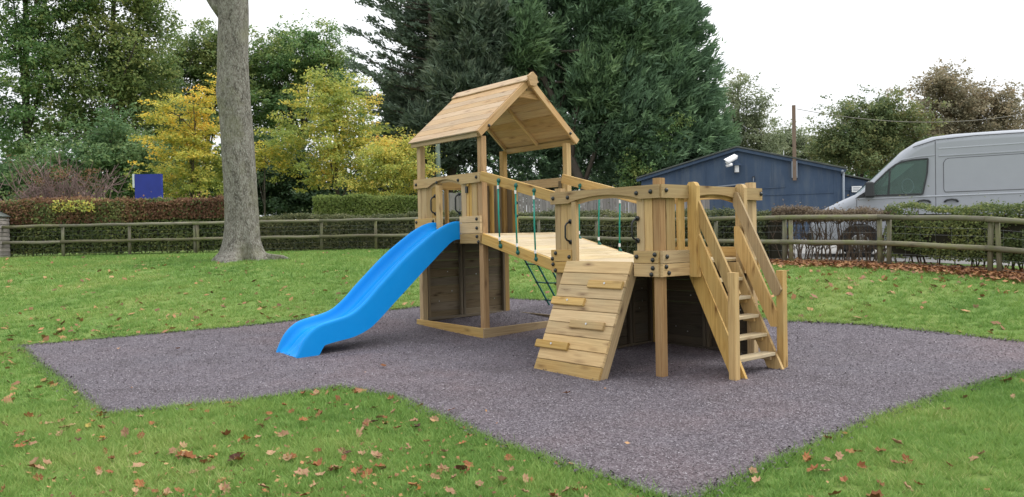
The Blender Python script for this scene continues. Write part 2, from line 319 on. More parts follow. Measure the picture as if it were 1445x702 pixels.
# ------------------------------------------------------------------ ground, mulch, car park
def axis(a, b, fine, coarse_edges):
    xs = list(np.arange(a, b+1e-6, fine)); lo, hi = coarse_edges; s = fine
    x = a
    while x > lo: s *= 1.25; x -= s; xs.insert(0, max(x, lo))
    s = fine; x = b
    while x < hi: s *= 1.25; x += s; xs.append(min(x, hi))
    return np.unique(np.array(xs))
xs = axis(-20, 16, .3, (-400, 400)); ys = axis(3, 34, .3, (-60, 500))
X, Y = np.meshgrid(xs, ys); Z = g(X, Y); nx, ny = len(xs), len(ys)
me = bpy.data.meshes.new('ground'); idx = np.arange(nx*ny).reshape(ny, nx)
me.from_pydata(np.stack([X, Y, Z], -1).reshape(-1, 3).tolist(), [], np.stack([idx[:-1, :-1], idx[:-1, 1:], idx[1:, 1:], idx[1:, :-1]], -1).reshape(-1, 4).tolist())
me.polygons.foreach_set('use_smooth', [True]*len(me.polygons))
tag(link('ground', me, 'lawn'), None, kind='structure')
POLY = [(-7.42,11.75),(-3.88,7.42),(-3.3,7.67),(-2.72,7.89),(-1.91,8.5),(-1.2,7.95),(-.16,6.27),(.36,5.6),(1.03,4.80),(1.9,5.67),(3.15,6.81),(4.26,7.69),(5.52,8.51),(7.6,9.9),(6.6,10.14),(5.47,10.95),(4.22,11.9),(2.28,14.4),(-.05,15.3),(-1.8,14.6),(-4.43,13.1)]
def jag(poly, step=.12, amp=.012):
    out = []
    for i, p in enumerate(poly):
        q = poly[(i+1) % len(poly)]; L = math.dist(p, q); k = max(2, int(L/step)); nx_, ny_ = -(q[1]-p[1])/L, (q[0]-p[0])/L
        for j in range(k):
            t = j/k; d = amp*(math.sin(t*L*2.3+i)*1.2+rnd.uniform(-1, 1)*.7)*(0 if j == 0 else 1); out.append((p[0]+(q[0]-p[0])*t+nx_*d, p[1]+(q[1]-p[1])*t+ny_*d))
    return out
EDGE = jag(POLY); EN = np.array(EDGE)
def inside(x, y, P=EN):
    x = np.asarray(x); y = np.asarray(y); r = np.zeros(x.shape, bool); j = len(P)-1
    for i in range(len(P)):
        xi, yi = P[i]; xj, yj = P[j]
        c = ((yi > y) != (yj > y)) & (x < (xj-xi)*(y-yi)/(yj-yi+1e-12)+xi); r ^= c; j = i
    return r
def sheet(name, edge, step, dz, mat):
    E = np.array(edge); gx, gy = np.meshgrid(np.arange(E[:, 0].min(), E[:, 0].max(), step), np.arange(E[:, 1].min(), E[:, 1].max(), step))
    k = inside(gx, gy, E); pts = [V(p) for p in edge]+[V((a, b)) for a, b in zip(gx[k], gy[k])]
    n = len(edge); r = delaunay_2d_cdt(pts, [(i, (i+1) % n) for i in range(n)], [], 1, 1e-4)
    vs = [(v.x, v.y, G(v.x, v.y)+dz) for v in r[0]]
    me = bpy.data.meshes.new(name); me.from_pydata(vs, [], [tuple(f) for f in r[2]]); me.polygons.foreach_set('use_smooth', [True]*len(me.polygons))
    return tag(link(name, me, mat), None, kind='structure')
sheet('rubber_mulch_ground', EDGE, .3, .012, 'rubber_mulch')
sheet('car_park', [(-2, 33), (1, 27.5), (4.2, 24), (6.4, 20), (9.2, 17), (13, 13.5), (40, 13.5), (40, 60), (-2, 60)], .8, .014, 'tarmac')

# loose rubber chips
def chips(n, y0, y1, sz):
    x = nrs.uniform(-7.6, 7.6, n*2); y = nrs.uniform(y0, y1, n*2); k = inside(x, y); x = x[k][:n]; y = y[k][:n]; n = len(x)
    a = nrs.uniform(0, 6.28, n); L = sz*nrs.uniform(.5, 1.4, n); W = L*nrs.uniform(.18, .4, n); ti = nrs.uniform(-.6, .6, n); ro = nrs.uniform(-.5, .5, n)
    ux = np.stack([np.cos(a)*np.cos(ti), np.sin(a)*np.cos(ti), np.sin(ti)], -1)*L[:, None]/2
    vx = np.stack([-np.sin(a), np.cos(a), ro], -1)*W[:, None]/2
    c = np.stack([x, y, g(x, y)+.016+nrs.uniform(0, .012, n)], -1)
    return np.stack([c-ux-vx, c+ux-vx*.6, c+ux*.8+vx, c-ux*.9+vx*.8], 1), nrs.uniform(0, 1, n)
A, ta_ = chips(100000, 4.8, 8.6, .015); B, tb_ = chips(50000, 8.6, 15.5, .021)
_p = np.array([EDGE[rnd.randrange(len(EDGE))] for _ in range(9000)])+nrs.normal(0, .05, (9000, 2)); _a = nrs.uniform(0, 6.28, 9000); _l = nrs.uniform(.006, .016, 9000)[:, None]
_c = np.stack([_p[:, 0], _p[:, 1], g(_p[:, 0], _p[:, 1])+.014+nrs.uniform(0, .014, 9000)], 1); _u = np.stack([np.cos(_a), np.sin(_a), nrs.normal(0, .4, 9000)], 1)*_l; _v = np.stack([-np.sin(_a), np.cos(_a), nrs.normal(0, .4, 9000)], 1)*_l*.5
tag(fast_mesh('rubber_chips', np.concatenate([A, B, np.stack([_c-_u-_v, _c+_u-_v, _c+_u+_v, _c-_u+_v], 1)]), 4, 'mulch_chip', np.concatenate([ta_, tb_, nrs.uniform(0, .6, 9000)])), 'loose purplish grey shredded rubber chips covering the play area', 'rubber mulch', kind='stuff')

# grass
def patch(x, y):
    return .5+.22*np.sin(x*2.1+np.sin(y*1.7)*2)*np.sin(y*2.6+np.sin(x*1.3)*2)+.18*np.sin(x*.7+1.3+np.sin(y*.9))*np.sin(y*.8+np.sin(x*.6)*1.5)+.10*np.sin(x*6.3+y*3.1)*np.sin(y*7.1-x*2.3)
def blades(n, x0, x1, y0, y1, h, wd, keep=None, per=14, spread=.035):
    """tufts of single-triangle blades fanning out of a common root"""
    k = n//per; tx = nrs.uniform(x0, x1, k); ty = nrs.uniform(y0, y1, k); hh = nrs.lognormal(0, .28, k); tt_ = np.clip(patch(tx, ty)+nrs.normal(0, .13, k), 0, 1); i = np.repeat(np.arange(k), per)
    a = nrs.uniform(0, 6.28, len(i)); r = nrs.uniform(0, 1, len(i))**.5*spread
    x = tx[i]+np.cos(a)*r; y = ty[i]+np.sin(a)*r; m_ = ~inside(x, y) & (np.abs(x) < y*.70+2.5)
    if keep is not None: m_ &= keep(x, y)
    x, y, a, i, r = x[m_], y[m_], a[m_], i[m_], r[m_]; n = len(x)
    H = h*hh[i]*nrs.uniform(.55, 1.25, n)*(.75+.5*tt_[i]); ln = H*(.25+.9*r/spread)*nrs.uniform(.6, 1.3, n); b = a+nrs.normal(0, .5, n); c_ = nrs.uniform(0, 6.28, n)
    c = np.stack([x, y, g(x, y)-.004], -1); w_ = np.stack([np.cos(c_), np.sin(c_), c_*0], -1)*wd/2
    tone = np.clip(tt_[i]*.75+.05+nrs.normal(0, .14, n), 0, .86); tone = np.where(nrs.uniform(0, 1, n) < .09, .99, tone)
    return np.stack([c-w_, c+w_, c+np.stack([np.cos(b)*ln, np.sin(b)*ln, H], -1)], 1), tone
FENCE = [(-17.6,26.6),(-15.3,26.75),(-13.1,26.9),(-10.9,27.0),(-8.8,27.1),(-6.6,27.2),(-4.72,27.2),(-2.7,26.3),(-.9,25.2),(.8,24.0),(2.4,22.6),(3.8,21.0),(5.0,19.4),(6.06,17.6),(7.65,16.4),(8.9,14.7),(10.3,13.0),(11.9,11.3)]
FX, FY = [p[0] for p in FENCE], [p[1] for p in FENCE]
def before_fence(x, y): return y < np.interp(x, FX, FY)-.05
S = [blades(400000, -6.8, 7.5, 4.3, 8.0, .048, .0075), blades(180000, -8, 8.6, 8, 12.5, .048, .011, spread=.05), blades(150000, -13, 10, 12.5, 18.5, .05, .016, before_fence, spread=.08), blades(130000, -19, 4.5, 18.5, 27.2, .055, .024, before_fence, spread=.12)]
# longer tufts along the mulch edge
e = []
for _ in range(26000):
    i = rnd.randrange(len(EDGE)); p, q = EDGE[i], EDGE[(i+1) % len(EDGE)]; t = rnd.random(); e.append((p[0]+(q[0]-p[0])*t+rnd.gauss(0, .05), p[1]+(q[1]-p[1])*t+rnd.gauss(0, .05)))
e = np.array(e); k = ~inside(e[:, 0], e[:, 1]) | (nrs.uniform(0, 1, len(e)) < .16); e = e[k]; n = len(e); a = nrs.uniform(0, 6.28, n); b = nrs.uniform(0, 6.28, n); hh = nrs.uniform(.03, .075, n)
c = np.stack([e[:, 0], e[:, 1], g(e[:, 0], e[:, 1])], -1); w_ = np.stack([np.cos(a), np.sin(a), a*0], -1)*.0035
S.append((np.stack([c-w_, c+w_, c+np.stack([np.cos(b)*hh*.7, np.sin(b)*hh*.7, hh], -1)], 1), np.clip(nrs.normal(.4, .22, n), 0, 1)))
tag(fast_mesh('grass', np.concatenate([s[0] for s in S]), 3, 'grass_blade', np.concatenate([s[1] for s in S])), 'short green lawn grass around the rubber play surface', 'grass', kind='stuff')

# ================================================================== the climbing frame
PH = .7017
EX = V((math.cos(PH), math.sin(PH), 0)); LX = V((-math.sin(PH), math.cos(PH), 0)); UP = V((0, 0, 1))
def TF(a, b, z): return V((-.443, 11.632, 0))+EX*a+LX*b+UP*z       # tower: a along the bridge face, b away from the camera side
def PF(a, b, z): return V((1.629, 8.6, 0))+EX*a+LX*b+UP*z          # platform
ROOT = thing('climbing_frame', (.6, 10.6, 0), 'wooden climbing frame with roofed tower, blue slide, bridge, ramp and ladder', 'climbing frame', rz=PH)
def bolt(F, a, b, z, n, parent, r=.021):
    """black domed bolt cap on a face with outward normal n"""
    p = F(a, b, z); mb = MB(); mb.tube([p, p+n*.006, p+n*.018, p+n*.024], [r*1.25, r*1.25, r*.9, r*.4], 10)
    return mb.build('bolt_cap', 'black_plastic', parent, smooth=True)
def handle(F, a, b, z0, z1, n, side, parent):
    pts = []; k = 9
    p0 = F(a, b, z0); p1 = F(a, b, z1); mb = MB()
    for i in range(k+1):
        t = i/k; q = p0.lerp(p1, t); q += n*(.008+.062*min(1, math.sin(math.pi*t)*2.2))+side*(.028*min(1, math.sin(math.pi*t)*2.2)); pts.append(q)
    mb.tube(pts, .0125, 8); mb.tube([p0, p0+n*.012], .03, 10); mb.tube([p1, p1+n*.012], .03, 10)
    return mb.build('grab_handle', 'black_plastic', parent, smooth=True)
def post(F, a, b, z0, z1, mat='new_pine', s=.1, name='post', parent=None):
    return board(name, parent or ROOT, F(a, b, z0), F(a, b, z1), s, s, EX, mat, ch=.006)
def ground_at(F, a, b): p = F(a, b, 0); return G(p.x, p.y)
# ---- posts
for a, b, z1, mt in ((.075, .055, 3.10, 'orange_pine'), (.075, 1.68, 3.10, 'new_pine'), (1.835, .055, 3.10, 'new_pine'), (1.835, 1.68, 3.12, 'new_pine')):
    post(TF, a, b, ground_at(TF, a, b)-.05, z1, mt)
for a, b in ((.085, .085), (.085, 1.665), (1.875, .085), (1.875, 1.665)):
    post(PF, a, b, ground_at(PF, a, b)-.05, 2.215 if (a, b) != (.085, 1.665) else 2.19, 'orange_pine' if a < 1 and b < 1 else 'new_pine')

def arch_rail(name, F, axis, L, z0, z1, n, c0, c1, rise, t, org, mat='new_pine'):
    """top rail with a shallow arch sawn from its lower edge between c0 and c1"""
    pts = [(0, z0), (c0-.06, z0), (c0-.0, z0+rise*.25)]
    for i in range(1, 12):
        u = i/12; pts.append((c0+(c1-c0)*u, z0+rise*(.25+.75*math.sin(math.pi*u)**.8)))
    pts += [(c1, z0+rise*.25), (c1+.06, z0), (L, z0), (L, z1), (0, z1)]
    return pts
def barrier(label, F, kind, L, zt0, zt1, rise, op, boards, planks, bolts, handles, stubs=(), inner=True, plmat='new_pine'):
    """kind 'l': face a=0 running along b, outward -EX; kind 'e': face b=0 running along a, outward -LX.
    the rail is the part, everything nailed to it is its child"""
    if kind == 'l': ax, n, P = LX, -EX, (lambda s, d, z: F(-d, s, z))
    else: ax, n, P = EX, -LX, (lambda s, d, z: F(s, -d, z))
    c0, c1 = op
    prof = arch_rail('', F, ax, L, zt0, zt1, n, c0, c1, rise, .04, None)
    if kind == 'l': r = polyboard('barrier', ROOT, prof, P(0, .022, 0), LX, UP, .044)          # LX x UP = EX*? keeps it inside the face
    else: r = polyboard('barrier', ROOT, prof, P(0, -.022, 0), EX, UP, .044)
    if label: r['label'] = label
    if inner:
        z0 = zt0-.035; pr = []
        for i in range(13):
            u = i/12; pr.append((c0-.05+(c1-c0+.1)*u, z0+rise*.95*math.sin(math.pi*u)**.8))
        pr += [(c1+.05, zt0+.10), (c0-.05, zt0+.10)]
        if kind == 'l': polyboard('arch_board', r, pr, P(0, -.026, 0), LX, UP, .045)
        else: polyboard('arch_board', r, pr, P(0, -.072, 0), EX, UP, .045)
    for s0, s1, zb in boards:
        k = max(1, round((s1-s0)/.14)); wdt = (s1-s0)/k
        for i in range(k):
            s = s0+wdt*(i+.5); d = -.045+rnd.uniform(-.003, .003)
            board('upright_board', r, P(s, d, zb), P(s, d, zt0+.08), wdt-.006, .03, ax, 'new_pine')
    for s0, s1, zs in planks:
        for z0, z1 in zip(zs[:-1], zs[1:]):
            d = rnd.uniform(-.002, .002); board('lower_plank', r, P(s0, d, (z0+z1)/2), P(s1, d, (z0+z1)/2), z1-z0-.005, .042, UP, plmat)
    for s, z in bolts: bolt(lambda a, b, z: P(a, .022, z), s, 0, z, n, r)
    for s, z0, z1, sd in handles: handle(lambda a, b, z: P(a, -.02, z), s, 0, z0, z1, n, ax*sd, r)
    for s, z0, z1, d0, d1, th in stubs:
        board('opening_post', r, P(s, (d0+d1)/2, z0), P(s, (d0+d1)/2, z1), th, d1-d0, ax, 'new_pine', ch=.006)
    return r
# ---- tower, slide face
b1 = barrier('slide side barrier with arched top rail', TF, 'l', 1.765, 2.412, 2.562, .10, (.52, 1.30),
    [(.14, .53, 1.9), (1.16, 1.63, 1.9)], [(.012, .515, (1.503, 1.655, 1.818, 1.92)), (1.165, 1.75, (1.62, 1.765, 1.92))],
    [(.075, 2.49), (.53, 2.475), (1.10, 2.475), (1.69, 2.475), (.085, 1.87), (.085, 1.735), (.085, 1.61), (.05, 1.53), (1.70, 1.86), (1.22, 1.87), (.57, 1.86)],
    [(1.21, 1.985, 2.267, .8), (.555, 1.975, 2.267, .8)],
    stubs=[(1.09, 1.6, 2.43, -.045, .024, .1)])
mb = MB(); mb.board(TF(-.002, .345, 2.27), TF(-.002, .345, 2.37), .05, .03, LX); mb.build('latch', 'black_plastic', b1)
board('upright_board', b1, TF(.026, .345, 1.92), TF(.026, .345, 2.42), .045, .03, LX)
# ---- tower, back (a 0..1.9 at b 1.75) and right (a 1.9) barriers, seen from the inside
r = board('barrier', ROOT, TF(.02, 1.745, 2.487), TF(1.90, 1.745, 2.487), .15, .042, UP); r['label'] = 'back barrier of the tower with gap'
for s0, s1 in ((.13, .5), (1.36, 1.785)):
    k = 3
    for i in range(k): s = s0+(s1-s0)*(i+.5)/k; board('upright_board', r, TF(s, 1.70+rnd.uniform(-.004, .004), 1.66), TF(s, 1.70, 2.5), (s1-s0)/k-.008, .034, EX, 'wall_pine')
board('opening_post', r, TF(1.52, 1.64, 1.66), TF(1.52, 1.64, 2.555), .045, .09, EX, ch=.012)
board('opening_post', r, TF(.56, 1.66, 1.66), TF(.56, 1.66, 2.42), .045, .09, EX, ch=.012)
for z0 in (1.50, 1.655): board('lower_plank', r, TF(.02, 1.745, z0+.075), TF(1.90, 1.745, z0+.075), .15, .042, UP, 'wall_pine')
r = board('barrier', ROOT, TF(1.912, .0, 2.487), TF(1.912, 1.72, 2.487), .15, .042, UP, 'new_pine'); r['label'] = 'net side barrier of the tower'
for s0, s1 in ((1.36, 1.63), (.13, .3)):
    k = 2
    for i in range(k): s = s0+(s1-s0)*(i+.5)/k; board('upright_board', r, TF(1.875, s, 1.66), TF(1.875, s, 2.5), (s1-s0)/k-.008, .034, LX, 'new_pine' if i == 0 else 'wall_pine')
handle(TF, 1.85, 1.345, 1.96, 2.19, -EX, -LX, r)
for z0 in (1.50,): board('lower_plank', r, TF(1.912, .02, z0+.075), TF(1.912, 1.72, z0+.075), .15, .042, UP, 'wall_pine')
# ---- bridge side of the tower
r = board('bridge_face_beam', ROOT, TF(.01, -.002, 1.578), TF(1.9, -.002, 1.578), .15, .042, UP)
bolt(TF, .05, -.024, 1.60, -LX, r); bolt(TF, .06, -.024, 1.53, -LX, r, .014)
# ---- decks
def deck(label, F, a0, a1, b0, b1_, z, mat='deck_pine'):
    mb = MB()
    mb.board(F(a0, (b0+b1_)/2, z-.085), F(a1, (b0+b1_)/2, z-.085), .045, .11, LX)
    d = mb.build('deck', 'wall_pine', ROOT); d['label'] = label
    for s in (.1, .9): q = b0+(b1_-b0)*s; board('joist', d, F(a0, q, z-.085), F(a1, q, z-.085), .045, .11, LX, 'wall_pine')
    k = int((a1-a0)/.145)
    for i in range(k): s = a0+(a1-a0)*(i+.5)/k; board('deck_board', d, F(s, b0, z-.015), F(s, b1_, z-.015), (a1-a0)/k-.008, .028, EX, mat)
deck('tower deck', TF, .135, 1.78, .03, 1.72, 1.65); deck('platform deck', PF, .04, 1.92, .03, 1.72, 1.28)
# ---- platform, ramp face
barrier('ramp side barrier with arched top rail', PF, 'l', 1.735, 1.992, 2.14, .075, (.34, 1.36),
    [(.14, .37, 1.39), (1.37, 1.61, 1.39)], [(.025, .375, (1.12, 1.268, 1.412)), (1.375, 1.735, (1.135, 1.275, 1.425))],
    [(.115, 2.065), (.32, 2.058), (1.42, 2.065), (1.68, 2.065), (.07, 1.37), (.33, 1.345), (.10, 1.31), (.10, 1.22), (.12, 1.15), (1.65, 1.38), (1.71, 1.31), (1.41, 1.335), (1.70, 1.24), (1.66, 1.165)],
    [(1.42, 1.517, 1.77, .8), (.345, 1.525, 1.775, .8)], stubs=[(1.335, 1.28, 2.01, -.045, .015, .075)])
# ---- platform, ladder face
barrier('ladder side barrier with arched top rail', PF, 'e', 1.965, 1.992, 2.14, .055, (.56, 1.40),
    [(.14, .30, 1.39), (.345, .47, 1.39), (1.49, 1.82, 1.12)], [(.005, .475, (1.12, 1.268, 1.412))],
    [(.075, 2.075), (1.93, 2.07), (.07, 1.345), (.055, 1.235), (.10, 1.165)], [])
for a in (.511, 1.445): polyboard('ladder_stud', ROOT, [(1.105, .035), (1.105, .122), (2.13, .122), (2.165, .10), (2.175, .075), (2.175, .022), (2.14, .0), (1.14, .0)], PF(a-.035, -.022+.022, 0), UP, -LX, .07)
# ---- platform, side towards a=1.96 and bridge side
r = polyboard('barrier', ROOT, arch_rail('', PF, LX, 1.715, 1.992, 2.14, None, .30, 1.30, .05, .04, None), PF(1.925, .02, 0), LX, UP, .042); r['label'] = 'far side barrier of the platform with open gap'
for s0, s1 in ((.14, .30), (1.30, 1.62)):
    k = 1 if s1 < 1 else 2
    for i in range(k): s = s0+(s1-s0)*(i+.5)/k; board('upright_board', r, PF(1.90, s, 1.29), PF(1.90, s, 2.09), (s1-s0)/k-.006, .03, LX)
for z0 in (1.12, 1.268): board('lower_plank', r, PF(1.945, .02, z0+.072), PF(1.945, 1.735, z0+.072), .144, .042, UP)
r = board('bridge_face_beam', ROOT, PF(.06, 1.742, 1.2), PF(1.9, 1.742, 1.2), .15, .042, UP, 'wall_pine')
# ---- lower walls
def low_wall(label, F, fixed, s0, s1, kind, z0, z1, seam, mat='wall_pine'):
    P = (lambda s, d, z: F(s, fixed+d, z)) if kind == 'e' else (lambda s, d, z: F(fixed+d, s, z)); ax = EX if kind == 'e' else LX
    mb = MB(); 
    mb.board(P(s0, -.045, z0+.02), P(s1, -.045, z0+.02), .045, .06, UP)
    w_ = mb.build('lower_wall', mat, ROOT); w_['label'] = label
    for s in (s0+.025, seam-.03, seam+.03, s1-.025): board('stud', w_, P(s, -.047, z0+.045), P(s, -.047, z1), .045, .06, ax, mat)
    k = round((z1-z0)/.145)
    for a, b in ((s0, seam-.01), (seam+.01, s1)):
        for i in range(k): z = z0+(z1-z0)*(i+.5)/k; board('wall_plank', w_, P(a, rnd.uniform(-.003, .003), z), P(b, rnd.uniform(-.003, .003), z), (z1-z0)/k-.0015, .025, UP, mat, ch=.006)
    for a, b in ((s0, seam), (seam, s1)):
        for _ in range(3):
            s = rnd.uniform(a+.15, b-.1); z = rnd.uniform(z0+.2, z1-.2); p = P(s, -.014, z)
            MB().tube([p, p-(LX if kind == 'e' else EX)*.006], .009, 6).build('bolt_head', 'steel', w_)
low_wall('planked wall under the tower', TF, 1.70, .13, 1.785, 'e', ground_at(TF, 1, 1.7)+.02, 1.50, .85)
low_wall('planked wall under the platform', PF, 1.93, .13, 1.62, 'l', ground_at(PF, 1.93, .8)+.0, 1.12, .78, 'shaded_pine')
low_wall('planked back wall under the platform', PF, 1.72, .95, 1.83, 'e', ground_at(PF, 1.4, 1.7)+.0, 1.12, 1.4, 'shaded_pine')
# ---- ground frame of the tower
zg = .165
for p0, p1, wd in ((TF(-.0, -.01, zg), TF(-.0, 1.76, zg+.02), UP), (TF(-.02, -.012, zg-.0), TF(1.92, -.012, zg+.01), UP), (TF(1.92, .0, zg+.01), TF(1.92, 1.76, zg+.02), UP), (TF(0, 1.765, zg+.01), TF(1.92, 1.765, zg+.03), UP)):
    board('ground_beam', ROOT, p0, p1, .16, .045, wd, 'new_pine' if p0.y < 12 else 'wall_pine')
# ---- roof
ZE, ZRG, BE0, BE1, AE, AM = 3.162, 4.075, -.065, 1.80, -.095, .956
sl_ = V((1, ZRG-ZE)).normalized(); run = AM-AE; slope = math.hypot(run, ZRG-ZE); cs, sn = run/slope, (ZRG-ZE)/slope
def RP(side, s, b, off=0):      # s metres down from the ridge on side -1 (slide side) or +1, off metres above the boards
    return TF(AM+side*(s*cs+off*sn), b, ZRG-s*sn+off*cs)
mb = MB(); mb.board(TF(AM, BE0+.1, ZRG-.16), TF(AM, BE1-.02, ZRG-.16), .10, .045, UP)
roof = mb.build('roof', 'wall_pine', ROOT)
for sd_ in (-1, 1):
    for b in (.87, 1.73): board('rafter', roof, RP(sd_, .12, b, -.05), RP(sd_, slope-.06, b, -.05), .045, .05, LX, 'new_pine')
down = lambda sd_: (EX*cs*sd_-UP*sn)
for sd_ in (-1, 1):
    k = 9; wd_ = (slope-.02)/k
    for i in range(k):
        s = .02+wd_*(i+.5); board('roof_board', roof, RP(sd_, s, BE0+.035, rnd.uniform(-.001, .002)-.012), RP(sd_, s, BE1, -.012), wd_-.004, .024, down(sd_), 'roof_pine')
    board('bargeboard', roof, RP(sd_, .05, BE0+.012, -.055), RP(sd_, slope+.0, BE0+.012, -.055), .10, .042, down(sd_).cross(LX), 'roof_pine')
    board('ridge_board', roof, RP(sd_, .075, BE0-.05, .014), RP(sd_, .075, BE1+.02, .014), .17, .024, down(sd_), 'roof_pine', ch=.008)
    board('eave_beam', roof, TF(-.035 if sd_ < 0 else 1.94, .0, 3.125), TF(-.035 if sd_ < 0 else 1.94, 1.77, 3.125), .085, .04, UP, 'new_pine')
    bolt(TF, AM+sd_*(.84), BE0-.012, 3.245, -LX, roof, .02)
hexo = [(-.06, -.13), (.06, -.13), (.085, -.07), (.08, .02), (.0, .085), (-.08, .02), (-.085, -.07)]
polyboard('ridge_block', roof, hexo, TF(AM, BE0-.02, ZRG-.03), EX, UP, .06, 'roof_pine')
board('collar_board', roof, TF(AM-.22, .03, ZRG-.27), TF(AM+.22, .03, ZRG-.27), .12, .035, UP, 'roof_pine')
# ---- bridge
def ztop(b): return 1.655+.236*b
BEND = -1.90
mb = MB()
mb.board(TF(-.0, -.03, ztop(0)-.075), TF(-.03, BEND+.02, ztop(BEND)-.075), .15, .045, UP)
bridge = mb.build('bridge', 'new_pine', ROOT); bridge['label'] = 'sloping bridge between tower and platform'
board('side_beam', bridge, TF(1.64, -.03, ztop(0)-.075), TF(1.58, BEND+.02, ztop(BEND)-.075), .15, .045, UP)
k = 14
for i in range(k):
    b = -.02+(BEND+.0+.02)*(i+.5)/k; board('deck_board', bridge, TF(.02, b, ztop(b)-.012), TF(1.62, b, ztop(b)-.012), abs(BEND)/k-.005, .026, LX+UP*.236, 'deck_pine')
def zr(b): return 2.575+.245*b
rn = board('bridge_rail', bridge, TF(.0, -.02, zr(0)-.075), TF(-.02, -1.86, zr(-1.9)-.065), .145, .045, UP, 'new_pine')
rf = board('bridge_rail', bridge, TF(1.66, -.02, zr(0)-.06), TF(1.60, -1.88, zr(-1.9)-.06), .145, .045, UP, 'new_pine')
board('bridge_rail_end', bridge, PF(.24, 1.69, 2.06), PF(.34, 1.69, 2.06), .12, .09, UP, 'new_pine')
def clamp(p, n, parent):
    mb = MB(); mb.tube([p, p+n*.014, p+n*.03, p+n*.038], [.034, .034, .024, .01], 12); mb.tube([p+UP*.03, p+n*.018, p-UP*.03+n*.01], [.012, .02, .012], 8)
    return mb.build('rope_clamp', 'dark_green_rope', parent, smooth=True)
def rope(p0, p1, n, r=.0115):
    q = MB().tube([p0+n*.02, p0.lerp(p1, .5)+n*.028, p1+n*.02], r, 8).build('rope', 'green_rope', bridge, smooth=True)
    clamp(p0, n, q); clamp(p1, n, q)
    for t in (.1, .89):
        m0 = p0.lerp(p1, t)+n*.024; MB().tube([m0-UP*.025, m0+UP*.025], .0155, 8).build('ferrule', 'white_plastic', q)
    return q
for b in (-.46, -.84, -1.22): rope(TF(-.025, b, zr(b)-.06), TF(-.03, b-.02, ztop(b)-.08), -EX)
for b in (-.45, -.87, -1.29, -1.66): rope(TF(1.63, b, zr(b)-.09), TF(1.60, b, ztop(b)-.0), -EX)
# ---- scramble net on the far side of the tower
mb = MB()
def NP(b, z): return TF(1.95+.64*(1.5-z), b, z)
zs_ = [1.5, 1.1, .76, .42, .14]
for b in (1.53, 1.25, .95, .65, .35): mb.tube([NP(b-.04*i*.4, z) for i, z in enumerate(zs_)], .017, 6)
net = mb.build('scramble_net', 'dark_green_rope', ROOT, smooth=True)
for i, z in enumerate(zs_[1:-1]):
    MB().tube([NP(1.53, z), NP(1.25, z-.01), NP(.95, z), NP(.65, z-.01), NP(.35, z)], .015, 6).build('net_rung', 'dark_green_rope', net, smooth=True)
    for b in (1.53, 1.25, .95, .65, .35):
        p = NP(b-.016*(i+1), z); MB().tube([p-EX*.022, p-EX*.01, p+EX*.01, p+EX*.022], [.008, .026, .026, .008], 8).build('net_knot', 'black_plastic', net, smooth=True)
# ---- climbing ramp
R0, R1, RZ0, RZ1 = -.01, -.60, 1.285, -.0
rb0, rb1 = .40, 1.45
d_ = (PF(R1, 0, RZ1)-PF(R0, 0, RZ0)); RL = d_.length; d_.normalize(); rn_ = d_.cross(LX)
if rn_.dot(-EX) < 0: rn_ = -rn_
def RM(b, s, o=0): return PF(R0, b, RZ0)+d_*s+rn_*o
mb = MB()
mb.board(RM(rb0+.035, .03, -.075), RM(rb0+.035, RL+.0, -.075), .115, .06, rn_)
ramp = mb.build('climbing_ramp', 'new_pine', ROOT)
board('side_beam', ramp, RM(rb1-.035, .03, -.075), RM(rb1-.035, RL+.0, -.075), .115, .06, rn_)
k = 9
for i in range(k):
    s = (RL)*(i+.5)/k; board('ramp_plank', ramp, RM(rb0, s, .0+rnd.uniform(-.002, .003)), RM(rb1, s, .0), RL/k-.006, .034, d_, 'new_pine')
for b0, b1_, s in ((.42, .95, .30), (.93, 1.47, .53), (.52, 1.05, .80), (.98, 1.52, 1.08)):
    f = board('foothold', ramp, RM(b0, s, .034), RM(b1_, s, .034), .095, .034, d_, 'new_pine', ch=.008)
    p = RM((b0+b1_)/2, s-.01, .05); MB().tube([p, p+rn_*.008], .013, 8).build('bolt_head', 'steel', f)
# ---- ladder
def LB(z): return -.69+z*.49      # front edge of the stringers
mb = MB()
lad = None
for a in (.583, 1.322):
    mb = MB(); zt_ = 1.24; prof = [(LB(0)-.0, -.03), (LB(zt_), zt_), (LB(zt_)+.2, zt_), (LB(0)+.19, -.03)]
    n = 4; vs = [PF(a+t, y, z) for t in (-.02, .02) for y, z in prof]
    def u_(q): return (q[1]*1.1, q[0])
    fs = [(0, 1, 2, 3), (7, 6, 5, 4)]+[(i, 4+i, 4+(i+1) % 4, (i+1) % 4) for i in range(4)]
    mb.add(vs, fs, [[u_(prof[k % 4]) for k in f] for f in fs])
    lad = mb.build('ladder' if lad is None else 'stringer', 'new_pine', lad or ROOT)
for i in range(5):
    z = .216+.2125*i; board('tread', lad, PF(.603, LB(z)+.085, z-.02), PF(1.302, LB(z)+.085, z-.02), .16, .038, LX, 'deck_pine')
    for a in (.625, 1.28): board('tread_cleat', lad, PF(a, LB(z)+.05, z-.065), PF(a, LB(z)+.19, z-.065), .05, .04, UP, 'new_pine')
